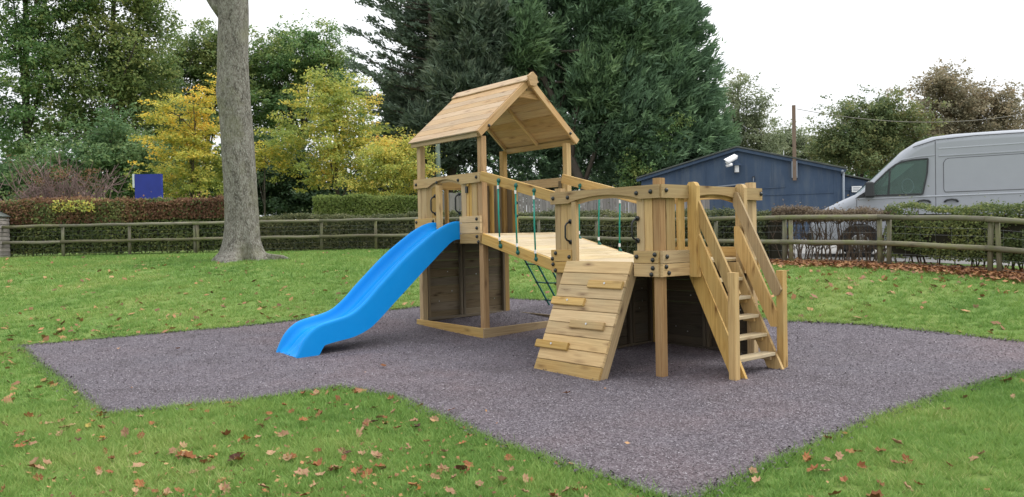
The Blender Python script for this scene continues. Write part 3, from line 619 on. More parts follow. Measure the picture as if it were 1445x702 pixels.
for a, a2 in ((.538, -1), (1.367, 1)):
    # upper handrail with a rounded lower end, and the wide board below it
    prof = [(-.0, 2.07), (-.0, 1.90), (-.535, .86), (-.60, .86), (-.63, .92), (-.625, .97), (-.1, 2.07)] if False else [(-.01, 2.075), (-.01, 1.92), (-.515, .89), (-.55, .855), (-.59, .865), (-.63, .935), (-.60, 1.0), (-.065, 2.075)]
    dz = V((0, 0, 1))
    polyboard('handrail', lad, [(z, -y) for y, z in prof], PF(a-.018, 0, 0), UP, -LX, .036, 'new_pine') if a2 > 0 else polyboard('handrail', lad, [(z, -y) for y, z in prof], PF(a-.018, 0, 0), UP, -LX, .036, 'new_pine')
    prof = [(-.02, 1.67), (-.02, 1.43), (-.49, .50), (-.565, .50), (-.565, .685), (-.08, 1.67)]
    polyboard('side_board', lad, [(z, -y) for y, z in prof], PF(a-.018, 0, 0), UP, -LX, .036, 'new_pine')
for a, zt_ in ((.475, 1.165), (1.43, 1.15)): board('ladder_post', lad, PF(a, -.59, -.03), PF(a, -.59, zt_), .09, .09, EX, 'new_pine', ch=.006)

# ---- slide
TOP = [(-.03,1.845),(.10,1.842),(.21,1.815),(.31,1.775),(.46,1.70),(.654,1.573),(.85,1.44),(1.063,1.276),(1.26,1.10),(1.455,.929),(1.60,.785),(1.70,.70),(1.833,.605),(1.95,.56),(2.08,.53),(2.29,.491),(2.40,.455),(2.50,.39),(2.585,.30),(2.64,.20),(2.69,.09),(2.70,.05)]
BOT = [(-.03,1.575),(.10,1.57),(.18,1.53),(.30,1.44),(.45,1.315),(.65,1.15),(.85,.98),(1.05,.81),(1.25,.64),(1.45,.465),(1.58,.365),(1.72,.30),(1.86,.255),(2.0,.235),(2.15,.215),(2.30,.19),(2.33,.15),(2.36,.10),(2.39,.055),(2.42,.05),(2.55,.05),(2.68,.05)]
def lin(P_, n):
    P_ = np.array(P_, float); d = np.r_[0, np.cumsum(np.hypot(*np.diff(P_, axis=0).T))]; t = np.linspace(0, d[-1], n); return np.stack([np.interp(t, d, P_[:, 0]), np.interp(t, d, P_[:, 1])], 1)
T_ = np.array(TOP); B_ = np.array(BOT); nst = 64
tt = np.linspace(0, len(T_)-1, nst); i0 = np.arange(len(T_))
T_ = np.stack([np.interp(tt, i0, T_[:, 0]), np.interp(tt, i0, T_[:, 1])], 1); B_ = np.stack([np.interp(tt, i0, B_[:, 0]), np.interp(tt, i0, B_[:, 1])], 1)
def sm(P_):
    for _ in range(1): P_[1:-1] = (P_[:-2]+2*P_[1:-1]+P_[2:])/4
    return P_
T_ = sm(T_); B_ = sm(B_)
SB0, SB1 = .53, 1.21                      # outer faces of the slide's side walls
vs = []; ncs = None
for i in range(nst):
    t = V((T_[i][0], T_[i][1])); b = V((B_[i][0], B_[i][1])); f = i/(nst-1)
    depth = .46 if f < .8 else .46*(1-(f-.8)/.2)+.3*(f-.8)/.2
    bed = t.lerp(b, depth); bed2 = t.lerp(b, depth*.75)
    rim = t; drop = t.lerp(b, .06)
    fl = t.lerp(b, depth*.82)
    cs_ = [(0, b), (0, t.lerp(b, .95)), (0, t.lerp(b, .5)), (0, t.lerp(b, .16)), (0, drop), (.008, t.lerp(b, .02)), (.025, rim), (.045, t.lerp(b, .02)), (.055, drop), (.058, t.lerp(b, .2)), (.075, bed2), (.10, t.lerp(b, depth*.95)), (.14, bed), (.225, bed), (.245, fl), (.265, fl), (.285, bed), (.34, bed)]
    L_ = SB1-SB0; full = cs_+[(L_-s, p) for s, p in cs_[::-1][1:]]
    ncs = len(full)
    vs += [TF(-p.x, SB0+s, p.y) for s, p in full]
fs = [(i*ncs+j, (i+1)*ncs+j, (i+1)*ncs+j+1, i*ncs+j+1) for i in range(nst-1) for j in range(ncs-1)]
mb = MB(); mb.add(vs, fs); slide = mb.build('slide', 'slide_plastic', ROOT, smooth=True); slide['label'] = 'bright blue plastic slide'
for i_, p_ in enumerate(slide.data.polygons): p_.use_smooth = (i_ % (ncs-1)) not in (0, 1, ncs-3, ncs-2)
md = slide.modifiers.new('wall', 'SOLIDIFY'); md.thickness = .008; md.offset = 0

# ================================================================== foliage helpers
def onb(n):
    n = n/np.linalg.norm(n, axis=-1, keepdims=True); a = np.where(np.abs(n[..., 2:3]) < .9, np.array([0, 0, 1.]), np.array([1., 0, 0]))
    u = np.cross(n, a); u /= np.linalg.norm(u, axis=-1, keepdims=True); return u, np.cross(n, u)
def leaf_quads(c, nrm, size, ar=.55, R=nrs):
    n = len(c); u, v = onb(nrm); a = R.uniform(0, 6.28, n)[:, None]; d = u*np.cos(a)+v*np.sin(a); e = -u*np.sin(a)+v*np.cos(a)
    s = size*R.uniform(.6, 1.35, n)[:, None]; k = R.uniform(-.25, .25, n)[:, None]*nrm/np.linalg.norm(nrm, axis=-1, keepdims=True)
    return np.stack([c-d*s/2, c+e*s*ar/2+k*s*.5, c+d*s/2+k*s, c-e*s*ar/2+k*s*.5], 1)
def crown(name, ells, n, size, mat, parent, seed, clump=.55, per=26, fill=.35, squash=.5, keep_low=None):
    """leaves set along boughs that reach out through a union of ellipsoids (x,y,z,rx,ry,rz); each bough is a ragged, flattened, slightly drooping spray"""
    R = np.random.RandomState(seed); E_ = np.array(ells, float); vol = (E_[:, 3]*E_[:, 4]*E_[:, 5])**.67; nb = max(3, n//(per*5))
    i = R.choice(len(E_), nb, p=vol/vol.sum()); d = R.normal(size=(nb, 3)); d /= np.linalg.norm(d, axis=1, keepdims=True)
    d[:, 1] = np.where(R.uniform(0, 1, nb) < .5, -np.abs(d[:, 1]), d[:, 1])
    rag = np.exp(R.normal(0, .13, nb))*(1+.10*np.sin(d[:, 0]*6+seed)+.10*np.sin(d[:, 2]*7+seed*2))
    r = np.where(R.uniform(0, 1, nb) < fill, R.uniform(.3, .8, nb), R.uniform(.72, 1.0, nb))*rag
    st = E_[i, :3]+d*r[:, None]*E_[i, 3:]
    gr_ = d*np.array([1, 1, .55])+np.array([0, 0, .18])+R.normal(0, .35, (nb, 3)); gr_ /= np.linalg.norm(gr_, axis=1, keepdims=True); bl = clump*R.uniform(1.5, 4.2, nb)
    m5 = R.randint(3, 8, nb); b = np.repeat(np.arange(nb), m5); t = R.uniform(-.5, .6, len(b))
    cc = st[b]+gr_[b]*(t*bl[b])[:, None]+R.normal(0, .28, (len(b), 3))*clump*np.array([1.4, 1.4, .8]); cc[:, 2] -= .25*np.clip(t, 0, 1)**2*bl[b]
    k = len(cc); cs = clump*R.uniform(.4, 1.25, k)*(1-.5*np.clip(t, 0, .6)); m_ = R.poisson(per*np.clip(cs/clump, .3, 1.3)*.95, k)+2; j = np.repeat(np.arange(k), m_)
    q = R.normal(size=(len(j), 3))*np.array([1, 1, squash])*.5
    c = cc[j]+q*cs[j][:, None]; nrm = R.normal(size=(len(j), 3))*.7+d[b][j]*.35+np.array([0, 0, .9])
    tone = np.clip((R.uniform(.05, .95, nb)[b]*.5+R.uniform(.05, .95, k)*.3)[j]+.12+R.normal(0, .15, len(j)), 0, 1)
    if keep_low is not None: kk = c[:, 2] > keep_low; c = c[kk]; nrm = nrm[kk]; tone = tone[kk]
    return fast_mesh(name, leaf_quads(c, nrm, size, R=R), 4, mat, tone, parent), cc
def limbs(name, base, targets, r0, mat, parent, seed, trunk_top=None, bend=.25):
    """a tapered trunk as one part and its limbs, each rising out of it towards a clump of leaves"""
    R = random.Random(seed); base = V(base); top = V(trunk_top)
    pts = [base.lerp(top, i/8)+V((R.uniform(-1, 1), R.uniform(-1, 1), 0))*r0*.5*(i > 0) for i in range(9)]
    rad = [r0*(1.35 if i == 0 else 1)*(1-.085*i) for i in range(9)]
    tr = MB().tube(pts, rad, 10).build(name, mat, parent, smooth=True)
    for t in targets:
        t = V(t); i = R.randint(2, 8); a = pts[i]; mid = a.lerp(t, .5)+V((R.uniform(-.3, .3), R.uniform(-.3, .3), (t-a).length*bend*.5))
        MB().tube([a, a.lerp(mid, .5)+V((0, 0, .1)), mid, mid.lerp(t, .5), t], [rad[i]*.5, rad[i]*.42, rad[i]*.3, rad[i]*.2, rad[i]*.08], 6).build('limb', mat, tr, smooth=True)
    return tr
def tree(label, px, Y, ell, n, size, mat, seed, name='tree', r0=.16, low=None, cat='tree', clump=.55, per=26, fill=.45, nl=10, group=None, bark='limb', squash=.6):
    """ell: (px, py, dY, rx_px, rz_px, ry_m) seen from the photograph's spot, turned into metres at their real distance"""
    b = at(px, 300, Y); base = V((b.x, Y, G(b.x, Y)-.1)); E_ = []
    for ex, ey, dY, rx, rz, ry in ell:
        c = at(ex, ey, Y+dY); k = (Y+dY)/FPX; E_.append((c.x, Y+dY, c.z, rx*k, ry, rz*k))
    t = thing(name, base, label, cat, group)
    cr_, cc = crown('crown', E_, int(n*.95), size*(1.2 if n > 4000 and cat == 'tree' and size > .13 else 1.05), mat, t, seed, clump, per, fill, squash, base.z+.15)
    zt_ = max(e[2]+e[5]*.45 for e in E_); i0 = max(range(len(E_)), key=lambda i: E_[i][2])
    R = random.Random(seed); tg = [V(cc[R.randrange(len(cc))]) for _ in range(nl)]
    limbs('trunk', base, tg, r0, bark, t, seed, (base.x*.5+E_[i0][0]*.5, E_[i0][1], zt_))
    return t

# ------------------------------------------------------------------ the big grey trunk on the lawn
t = thing('tree', (-8.0, 23.4, G(-8, 23.4)), 'tall tree with thick grey lichen-spotted trunk flaring into roots on the lawn', 'tree')
zb = G(-8, 23.4)
def trunk_mesh():
    n, m_ = 64, 150; H = 9.0; vs = []; rr = random.Random(3); ph = [rr.uniform(0, 6.28) for _ in range(8)]
    cx_ = lambda h: -8.05-.10*min(h, 4.5)/4.5*0+ -.10*(h/8.8)+.05*math.sin(h*.9); 
    for i in range(m_+1):
        h = -.12+(H+.12)*(i/m_)**1.25
        r0 = np.interp(h, [-.2, 0, .25, .6, 1.1, 2.3, 5.0, 6.5, 7.7, 9.0], [.92, .80, .63, .55, .50, .46, .44, .435, .44, .40])
        for k in range(n):
            a = 2*math.pi*k/n; fl = math.exp(-max(h, 0)/.42)
            b = 1+fl*(.22*math.sin(3*a+ph[0])+.16*math.sin(5*a+ph[1])+.08*math.sin(9*a+ph[2]))+.035*math.sin(2*a+h*.8+ph[3])+.02*math.sin(5*a+h*2.1+ph[4])+.012*math.sin(17*a+3*math.sin(h*2))
            b += .10*math.exp(-((h-4.9)/.35)**2)*max(0, math.cos(a-3.6))+.05*math.exp(-((h-2.6)/.5)**2)*max(0, math.cos(a-5.6))
            r = r0*b; vs.append((cx_(h)+r*math.cos(a), 23.4+r*math.sin(a), zb+h))
    fs = [(i*n+k, i*n+(k+1) % n, (i+1)*n+(k+1) % n, (i+1)*n+k) for i in range(m_) for k in range(n)]
    return vs, fs, cx_
vs, fs, cx_ = trunk_mesh(); mb = MB(); mb.add(vs, fs); tk = mb.build('trunk', 'bark', t, smooth=True)
def limb3(pts, rad, nm='limb', par=None): return MB().tube(pts, rad, 14).build(nm, 'bark', par or tk, smooth=True)
limb3([(-8.35, 23.4, zb+7.2), (-8.65, 23.4, zb+7.6), (-9.05, 23.35, zb+8.3), (-9.5, 23.2, zb+9.6), (-9.8, 23, zb+11.5)], [.20, .17, .15, .12, .07])
limb3([(-8.1, 23.4, zb+8.6), (-8.3, 23.5, zb+10), (-8.0, 23.6, zb+12), (-8.6, 23.4, zb+14.5)], [.40, .33, .24, .10])
limb3([(-8.0, 23.4, zb+8.6), (-7.3, 23.6, zb+9.8), (-6.5, 23.8, zb+11.8), (-6.1, 24, zb+14)], [.28, .24, .17, .07])
crown('crown', [(-9.8, 23, zb+13.5, 2.3, 2.3, 1.6), (-6.2, 24, zb+14.2, 2.6, 2.5, 1.8), (-8.3, 23.5, zb+16.2, 3, 3, 2)], 9000, .13, 'leaf_yellow_green', t, 5)
# surface root with a cut stub beside the trunk
MB().tube([(-7.5, 23.3, zb+.12), (-7.15, 23.2, zb+.07), (-6.75, 23.15, zb+.05), (-6.5, 23.1, zb-.02)], [.13, .1, .07, .03], 8).build('root', 'bark', t, smooth=True)
MB().tube([(-6.98, 23.2, zb-.02), (-6.95, 23.2, zb+.13)], [.17, .15], 12).build('root_stub', 'bark', t)

# ------------------------------------------------------------------ post and rail fence
fence = thing('fence', (0, 25.2, G(0, 25.2)), 'weathered round-rail wooden fence running behind the lawn in front of the hedges', 'fence')
mb_used = set()
for i, (x, y) in enumerate(FENCE):
    z = G(x, y); nxt = FENCE[min(i+1, len(FENCE)-1)]; prv = FENCE[max(i-1, 0)]; d = V((nxt[0]-prv[0], nxt[1]-prv[1], 0)).normalized(); nrm = V((-d.y, d.x, 0))
    if nrm.y < 0: nrm = -nrm
    p = V((x, y, z))+nrm*.07; lean = V((rnd.uniform(-.02, .02), rnd.uniform(-.02, .02), 0))
    MB().tube([p-UP*.1, p+UP*.6+lean*.5, p+UP*1.06+lean], [.052, .05, .048], 10).build('post', 'fence_wood', fence, smooth=True)
    if x > 5.5 or i in (0, 3): # a second stake beside the joints
        q = p+d*(.17 if x > 5.5 else .1); MB().tube([q-UP*.1, q+UP*1.03+lean*-1.5], [.048, .045], 10).build('post', 'fence_wood', fence, smooth=True)
    if i < len(FENCE)-1:
        x2, y2 = nxt; z2 = G(x2, y2)
        for h in (1.045, .50):
            a = V((x, y, z+h)); b = V((x2, y2, z2+h)); e_ = (b-a).normalized(); w0 = rnd.uniform(-.012, .012)
            MB().tube([a-e_*.04, a.lerp(b, .33)+UP*w0, a.lerp(b, .7)-UP*w0, b+e_*.0], [.056, .053, .055, .052], 10).build('rail', 'fence_wood', fence, smooth=True)
wm = MB()
for i in range(len(FENCE)-1):
    (x, y), (x2, y2) = FENCE[i], FENCE[i+1]; z, z2 = G(x, y), G(x2, y2)
    for h in (.12, .3, .72, .86): wm.tube([(x, y+.1, z+h), ((x+x2)/2, (y+y2)/2+.1, (z+z2)/2+h-.008), (x2, y2+.1, z2+h)], .0022, 3, False)
    k = int(math.hypot(x2-x, y2-y)/.3)
    for j in range(k): t_ = j/k; X_, Y_, Z_ = x+(x2-x)*t_, y+(y2-y)*t_+.1, z+(z2-z)*t_; wm.tube([(X_, Y_, Z_+.1), (X_, Y_, Z_+.88)], .0018, 3, False)
o = wm.build('stock_wire', 'wire', fence); o['kind'] = 'stuff'

# ------------------------------------------------------------------ hedges
def hedge(label, path, h0, h1, depth, n, size, mat, seed, core=True, parent=None, name='hedge', density_low=1.0, stems=0, gaps=0, zbase=0.0, bare=False):
    """clipped hedge along a path; h0..h1 the heights its leaves fill above the ground"""
    R = np.random.RandomState(seed); P_ = np.array(path, float); seg = np.hypot(*np.diff(P_, axis=0).T); L = seg.sum(); cum = np.r_[0, np.cumsum(seg)]
    m0 = P_[len(P_)//2]; t = parent or thing(name, (m0[0], m0[1], G(m0[0], m0[1])), label, 'hedge')
    s = R.uniform(0, L, n); x = np.interp(s, cum, P_[:, 0]); y = np.interp(s, cum, P_[:, 1]); j = np.clip(np.searchsorted(cum, s)-1, 0, len(seg)-1)
    dx = np.diff(P_, axis=0)[j]/seg[j][:, None]; nr = np.stack([-dx[:, 1], dx[:, 0]], 1); nr = np.where(nr[:, 1:2] > 0, -nr, nr)   # towards the camera side
    H = h1+.05*np.sin(s*1.3+seed)+.03*np.sin(s*4.1)+.02*np.sin(s*9.7+seed)+np.where(R.uniform(0, 1, n) < .03, R.exponential(.07, n), 0)
    f = R.uniform(0, 1, n); front = f < .55; topf = (f >= .55) & (f < .85)
    w_ = np.where(front, depth/2+R.normal(0, .05, n)+.05*np.sin(s*3+seed), R.uniform(-depth/2, depth/2, n)); z = np.where(topf, H+R.normal(0, .035, n), h0+(H-h0)*R.uniform(0, 1, n)**(1/density_low))
    gx = g(x, y); c = np.stack([x+nr[:, 0]*w_, y+nr[:, 1]*w_, gx+zbase+z], 1)
    if gaps:
        q = .5+.5*np.sin(c[:, 0]*5.1+np.sin(c[:, 2]*6)*1.5)*np.sin(c[:, 2]*7+c[:, 0]*2.3); k = q > gaps*R.uniform(.3, 1.3, n); c = c[k]; nr = nr[k]; topf = topf[k]; s = s[k]
    n = len(c); nn = np.stack([nr[:, 0], nr[:, 1], nr[:, 0]*0+.3], 1)*np.where(topf, .3, 1)[:, None]+np.stack([s*0, s*0, np.where(topf, 1., .1)], 1)+R.normal(size=(n, 3))*.55
    tone = np.clip(R.normal(.5, .22, n), 0, 1)
    fast_mesh('foliage', leaf_quads(c, nn, size, R=R, ar=.6), 4, mat, tone, t)
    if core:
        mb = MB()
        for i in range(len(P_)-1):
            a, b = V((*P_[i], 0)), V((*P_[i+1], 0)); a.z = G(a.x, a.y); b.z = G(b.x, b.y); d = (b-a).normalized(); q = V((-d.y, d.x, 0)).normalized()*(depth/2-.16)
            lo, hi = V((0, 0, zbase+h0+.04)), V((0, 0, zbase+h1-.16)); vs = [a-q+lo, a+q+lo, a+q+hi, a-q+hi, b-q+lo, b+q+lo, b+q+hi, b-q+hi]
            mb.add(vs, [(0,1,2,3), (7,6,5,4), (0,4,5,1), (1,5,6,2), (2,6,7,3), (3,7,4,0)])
        mb.build('light_block_core', 'hedge_core', t)  # unseen solid dark box added inside the leaves to block light
    if stems:
        mb = MB(); rr = random.Random(seed)
        for _ in range(stems):
            s = rr.uniform(0, L); x = float(np.interp(s, cum, P_[:, 0])); y = float(np.interp(s, cum, P_[:, 1]))+rr.uniform(-.3, .3)*depth; z = G(x, y)+zbase
            p = [V((x, y, z-.02))]; 
            for k in range(4): p.append(p[-1]+V((rr.uniform(-.12, .12), rr.uniform(-.08, .08), h1*.25)))
            r_ = rr.uniform(.008, .022); mb.tube(p, [r_, r_*.85, r_*.7, r_*.5, r_*.25], 5, False)
            for _k in range(5):
                a = p[rr.randint(1, 3)]; b = a+V((rr.uniform(-.35, .35), rr.uniform(-.2, .2), rr.uniform(.05, .4))); mb.tube([a, a.lerp(b, .5)+V((0, 0, .03)), b], [r_*.4, r_*.3, r_*.15], 4, False)
        mb.build('stems', 'twig', t)['kind'] = 'stuff'
    return t
def off(path, d): return [(x, y+d) for x, y in path]
HB = off(FENCE[0:5], 1.1)
hl = hedge('long hedge with russet-brown top behind the left part of the fence', [(-22, 27.6)]+HB[:4]+[(-9.4, 28.15)], .05, 1.82, 1.2, 30000, .09, 'leaf_hedge_green', 21, stems=60)
hedge('', [(-13.4, 28.0), (-11, 28.1), (-9.3, 28.2)], 1.2, 1.86, 1.25, 14000, .085, 'leaf_hedge_brown', 22, core=False, parent=hl)
hedge('', [(-18.5, 27.7), (-16, 27.8), (-13.2, 28)], 1.1, 1.93, 1.25, 6500, .085, 'leaf_hedge_brown', 23, core=False, parent=hl)
hedge('', [(-15.9, 27.7), (-15.2, 27.75), (-14.4, 27.8)], 1.5, 1.92, 1.28, 500, .09, 'leaf_yellow_green', 231, core=False, parent=hl)
hedge('dark low hedge with brown lower leaves behind the fence left of the slide', [(-9.5, 28.2), (-6.6, 28.2), (-4.6, 28.1), (-2.4, 27.3)], .0, 1.18, .9, 22000, .08, 'leaf_hedge_dark', 24, stems=40)
hedge('neatly clipped bright green box hedge standing behind the low hedge', [(-8.0, 32.5), (-5.5, 32.5), (-1.5, 32.3)], .0, 1.98, 1.6, 34000, .085, 'leaf_box_green', 25)
hedge('low dark green hedge behind the fence seen through the bridge', [(-2.4, 27.4), (-.6, 26.2), (1.1, 25), (2.8, 23.5), (4.3, 21.8), (5.3, 20.3), (6.3, 18.6)], .0, 1.16, .8, 34000, .07, 'leaf_hedge_dark', 26, stems=50)
hedge('thin leafless hedge with bare stems and brown clipped top before the van bonnet', [(6.3, 18.6), (7.3, 17.9), (8.35, 17.1)], .93, 1.18, .8, 9000, .05, 'leaf_hedge_drab', 27, core=False, stems=75)
hedge('low yellowish green hedge below the van side behind the right end of the fence', [(8.3, 17.1), (9.5, 15.6), (11, 13.8), (12.8, 11.7)], .15, 1.24, .8, 30000, .055, 'leaf_hedge_green', 28, stems=60, gaps=.25)
# rusty leaves lying along the fence
def litter(n, fn, size, name, label):
    P_ = np.array([fn() for _ in range(n)]); P_ = P_[~inside(P_[:, 0], P_[:, 1]) | (nrs.uniform(0, 1, len(P_)) < .015)]; n = len(P_); c = np.stack([P_[:, 0], P_[:, 1], g(P_[:, 0], P_[:, 1])+nrs.uniform(.0, .06, n)*P_[:, 2]+.012], 1)
    nn = np.stack([nrs.normal(0, .5, n), nrs.normal(0, .5, n), np.ones(n)], 1)
    return tag(fast_mesh(name, leaf_quads(c, nn, size, ar=.7), 4, 'leaf_litter', nrs.uniform(0, .8, n)), label, 'leaf litter', kind='stuff')
def bank():
    t_ = rnd.random()**.8; x = 4.6+7.6*t_; y = float(np.interp(x, FX, FY)); d = rnd.gauss(.0, .42)+.0; return (x+rnd.uniform(-.2, .2), y+abs(d)*(-1 if rnd.random() < .62 else 1.3)+.05, 1)
litter(15000, bank, .085, 'leaf_litter', 'drift of rusty brown fallen leaves along the foot of the fence and hedge')

# ================================================================== trees and shrubs beyond the fence
TG = 'trees beyond the fence'
# far left: tall mixed greens
tree('tall dark green tree at the left edge with gaps of sky in its crown', 40, 46,
     [(20,40,0,75,60,3),(85,50,1,60,70,3),(50,120,0,80,50,3),(10,180,0,50,50,2.5),(75,200,1,60,55,3),(40,-40,0,110,70,4)], 52000, .17, 'leaf_mid_green', 31, r0=.3, group=TG, clump=.6, fill=.4)
tree('broad green tree with yellowing top left of the sky gap', 165, 48,
     [(160,40,0,75,60,3.5),(190,90,0,60,55,3),(130,120,-1,60,50,3),(200,150,1,55,55,3),(150,185,0,60,45,3),(165,-30,0,80,60,4),(205,30,0,40,50,2)], 62000, .17, 'leaf_olive', 32, r0=.3, group=TG, clump=.65, fill=.4)
tree('deep green leafy tree low behind the blue sign board', 150, 42,
     [(110,225,0,55,45,2.5),(165,215,0,50,50,2.5),(215,235,1,45,40,2.5),(60,250,0,60,35,2),(180,265,0,70,25,2)], 34000, .15, 'leaf_dark_green', 33, group=TG, clump=.5)
tree('dark green tree in deep shade left of the grey trunk', 235, 52,
     [(215,130,0,50,60,3),(250,190,0,45,60,3),(210,220,0,50,45,3),(270,240,0,60,40,3)], 30000, .18, 'leaf_dark_green', 34, group=TG)
tree('pale olive tree rising behind the grey trunk', 290, 56,
     [(255,100,0,40,55,3),(290,90,0,45,48,3),(320,120,0,50,70,3),(265,160,0,45,50,3),(300,70,0,30,22,2)], 44000, .17, 'leaf_olive', 35, r0=.25, group=TG)
tree('round-topped green tree right of the grey trunk against the sky', 425, 58,
     [(430,85,0,62,44,4),(385,95,0,42,50,3.5),(475,105,0,38,42,3),(420,140,0,80,50,4),(375,180,0,40,50,3),(440,62,0,35,24,2)], 58000, .17, 'leaf_mid_green', 36, r0=.3, group=TG)
tree('small golden yellow maple left of the grey trunk', 262, 38,
     [(235,160,0,26,18,1.5),(272,150,0,26,22,1.6),(290,185,0,30,30,1.8),(245,190,0,32,16,1.6),(300,140,0,16,20,1),(262,215,0,48,14,1.8)], 14000, .12, 'leaf_yellow', 37, r0=.09, group='yellow autumn trees', clump=.38, squash=.28)
tree('green lower-crowned tree under the golden foliage beside the blue sign', 270, 38.6,
     [(255,240,0,45,22,1.8),(300,255,0,38,25,1.8),(240,265,0,40,18,1.6),(310,225,0,25,25,1.3)], 15000, .12, 'leaf_yellow_green', 38, r0=.07, clump=.35, squash=.4, group='yellow autumn trees')
tree('spreading yellow-green and orange maple between trunk and tower roof', 478, 37,
     [(455,150,0,55,28,2),(500,165,0,42,34,2),(425,190,0,50,26,2),(480,205,0,60,30,2),(400,222,0,34,12,1.3),(515,225,0,45,30,2),(455,240,0,45,22,1.8),(470,122,0,35,16,1.3)], 34000, .12, 'leaf_yellow_green', 39, r0=.12, group='yellow autumn trees', clump=.42, squash=.28, fill=.3)
tree('gold-tinged low tree just left of the tower', 545, 35,
     [(540,215,0,38,26,1.6),(560,250,0,40,28,1.6),(520,262,0,35,18,1.4),(585,235,0,25,40,1.2)], 20000, .10, 'leaf_yellow_green', 40, r0=.07, group='yellow autumn trees', clump=.35)
tree('sprig of yellow and orange leaves just right of the grey trunk', 372, 36,
     [(378,215,0,16,12,.8),(392,232,0,14,7,.8),(366,228,0,10,14,.6)], 1800, .12, 'leaf_yellow', 401, r0=.04, group='yellow autumn trees', clump=.3, squash=.35, nl=4)
# deep shade behind the fence: evergreen understorey
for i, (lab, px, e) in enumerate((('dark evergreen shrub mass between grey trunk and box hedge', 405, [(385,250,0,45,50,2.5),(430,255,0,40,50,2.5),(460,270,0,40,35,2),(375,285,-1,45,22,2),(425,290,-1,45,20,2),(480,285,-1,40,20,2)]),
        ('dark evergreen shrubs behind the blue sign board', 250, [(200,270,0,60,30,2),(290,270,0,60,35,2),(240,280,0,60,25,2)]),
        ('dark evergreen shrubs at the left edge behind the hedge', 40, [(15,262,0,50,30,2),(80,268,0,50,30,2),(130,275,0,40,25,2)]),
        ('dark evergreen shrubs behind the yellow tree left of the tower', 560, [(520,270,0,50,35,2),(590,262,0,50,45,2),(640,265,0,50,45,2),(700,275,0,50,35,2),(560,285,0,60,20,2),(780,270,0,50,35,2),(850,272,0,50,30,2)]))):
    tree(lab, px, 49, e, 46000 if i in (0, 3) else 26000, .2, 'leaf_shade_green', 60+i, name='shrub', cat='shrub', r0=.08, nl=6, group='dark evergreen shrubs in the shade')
# bare purplish bush
t = thing('shrub', (at(85, 300, 33).x, 33, G(-19, 33)), 'bare purplish brown twiggy bush above the left hedge', 'shrub'); bx = at(85, 300, 33).x; zb_ = G(bx, 33); R_ = random.Random(9)
mb = MB()
for _ in range(130):
    p = V((bx+R_.gauss(0, .7), 33+R_.gauss(0, .3), zb_)); d = V((R_.gauss(0, .35), R_.gauss(0, .25), 1)).normalized(); L = R_.uniform(2.2, 4.3); pts = [p]
    for k in range(6): d = (d+V((R_.gauss(0, .12), R_.gauss(0, .1), 0))).normalized(); pts.append(pts[-1]+d*L/6)
    mb.tube(pts, [.034, .03, .026, .022, .018, .014, .009], 4, False)
    for _k in range(9):
        i = R_.randint(2, 5); a = pts[i]; b = a+V((R_.gauss(0, .4), R_.gauss(0, .3), R_.uniform(.1, .6))); mb.tube([a, a.lerp(b, .5)+V((0, 0, -.03)), b], [.018, .013, .007], 3, False)
o = mb.build('twigs', 'purple_twig', t); o['kind'] = 'stuff'
crown('dry_leaves', [(bx, 33, zb_+2.6, 1.6, .8, 1.4)], 3000, .08, 'leaf_hedge_brown', t, 77, .4)
# conifers
def conifer(label, px, Y, ell, n, mat, seed, size=.36, sweep=(0.35, 0, .75), dens=60, rc=.75):
    b = at(px, 300, Y); base = V((b.x, Y, G(b.x, Y)-.1)); t = thing('conifer', base, label, 'conifer tree', TG); R = np.random.RandomState(seed); E_ = []
    for ex, ey, dY, rx, rz, ry in ell:
        c = at(ex, ey, Y+dY); k = (Y+dY)/FPX; E_.append((c.x, Y+dY, c.z, rx*k, ry, rz*k))
    E_ = np.array(E_); vol = (E_[:, 3]*E_[:, 5]); n = int(n*2.0); k = n//dens; i = R.choice(len(E_), k, p=vol/vol.sum()); d = R.normal(size=(k, 3)); d /= np.linalg.norm(d, axis=1, keepdims=True)
    d[:, 1] = np.where(R.uniform(0, 1, k) < .6, -np.abs(d[:, 1]), d[:, 1])
    r = np.where(R.uniform(0, 1, k) < .3, R.uniform(.45, .9, k), R.uniform(.88, 1.06, k))*(1+.09*np.sin(d[:, 0]*8+seed)+.09*np.sin(d[:, 2]*10))
    cc = E_[i, :3]+d*r[:, None]*E_[i, 3:]; fd = d*.9+np.array(sweep)+R.normal(0, .25, (k, 3)); fd /= np.linalg.norm(fd, axis=1, keepdims=True)
    j = np.repeat(np.arange(k), dens); u, v = onb(fd); s = R.uniform(-.6, .9, len(j))*rc*R.uniform(.6, 1.3, k)[j]; wd = R.normal(0, .30, len(j))*rc*(1-.5*np.clip(s/rc, 0, 1)); w2 = R.normal(0, .16, len(j))*rc
    c = cc[j]+fd[j]*s[:, None]+u[j]*wd[:, None]+v[j]*w2[:, None]
    dr = fd[j]+u[j]*(wd/rc)[:, None]*1.3+R.normal(0, .33, (len(j), 3)); dr /= np.linalg.norm(dr, axis=1, keepdims=True); L = size*R.uniform(.5, 1.3, len(j))
    e = np.cross(dr, R.normal(size=(len(j), 3))); e /= np.linalg.norm(e, axis=1, keepdims=True); w_ = L*R.uniform(.10, .19, len(j))
    q = np.stack([c-dr*L[:, None]*.5-e*w_[:, None], c-dr*L[:, None]*.4+e*w_[:, None], c+dr*L[:, None]*.6], 1)
    tone = np.clip(R.uniform(.05, .9, k)[j]*.65+.15+.25*(s/rc-.2)+R.normal(0, .12, len(j)), 0, 1)
    fast_mesh('crown', q, 3, mat, tone, t)
    rr = random.Random(seed); tops = max(E_, key=lambda q_: q_[2]+q_[5]*.5)
    limbs('trunk', base, [V(cc[rr.randrange(k)]) for _ in range(12)], .32, 'limb', t, seed, (tops[0], tops[1]+.5, tops[2]+tops[5]*.5), bend=.1)
    return t
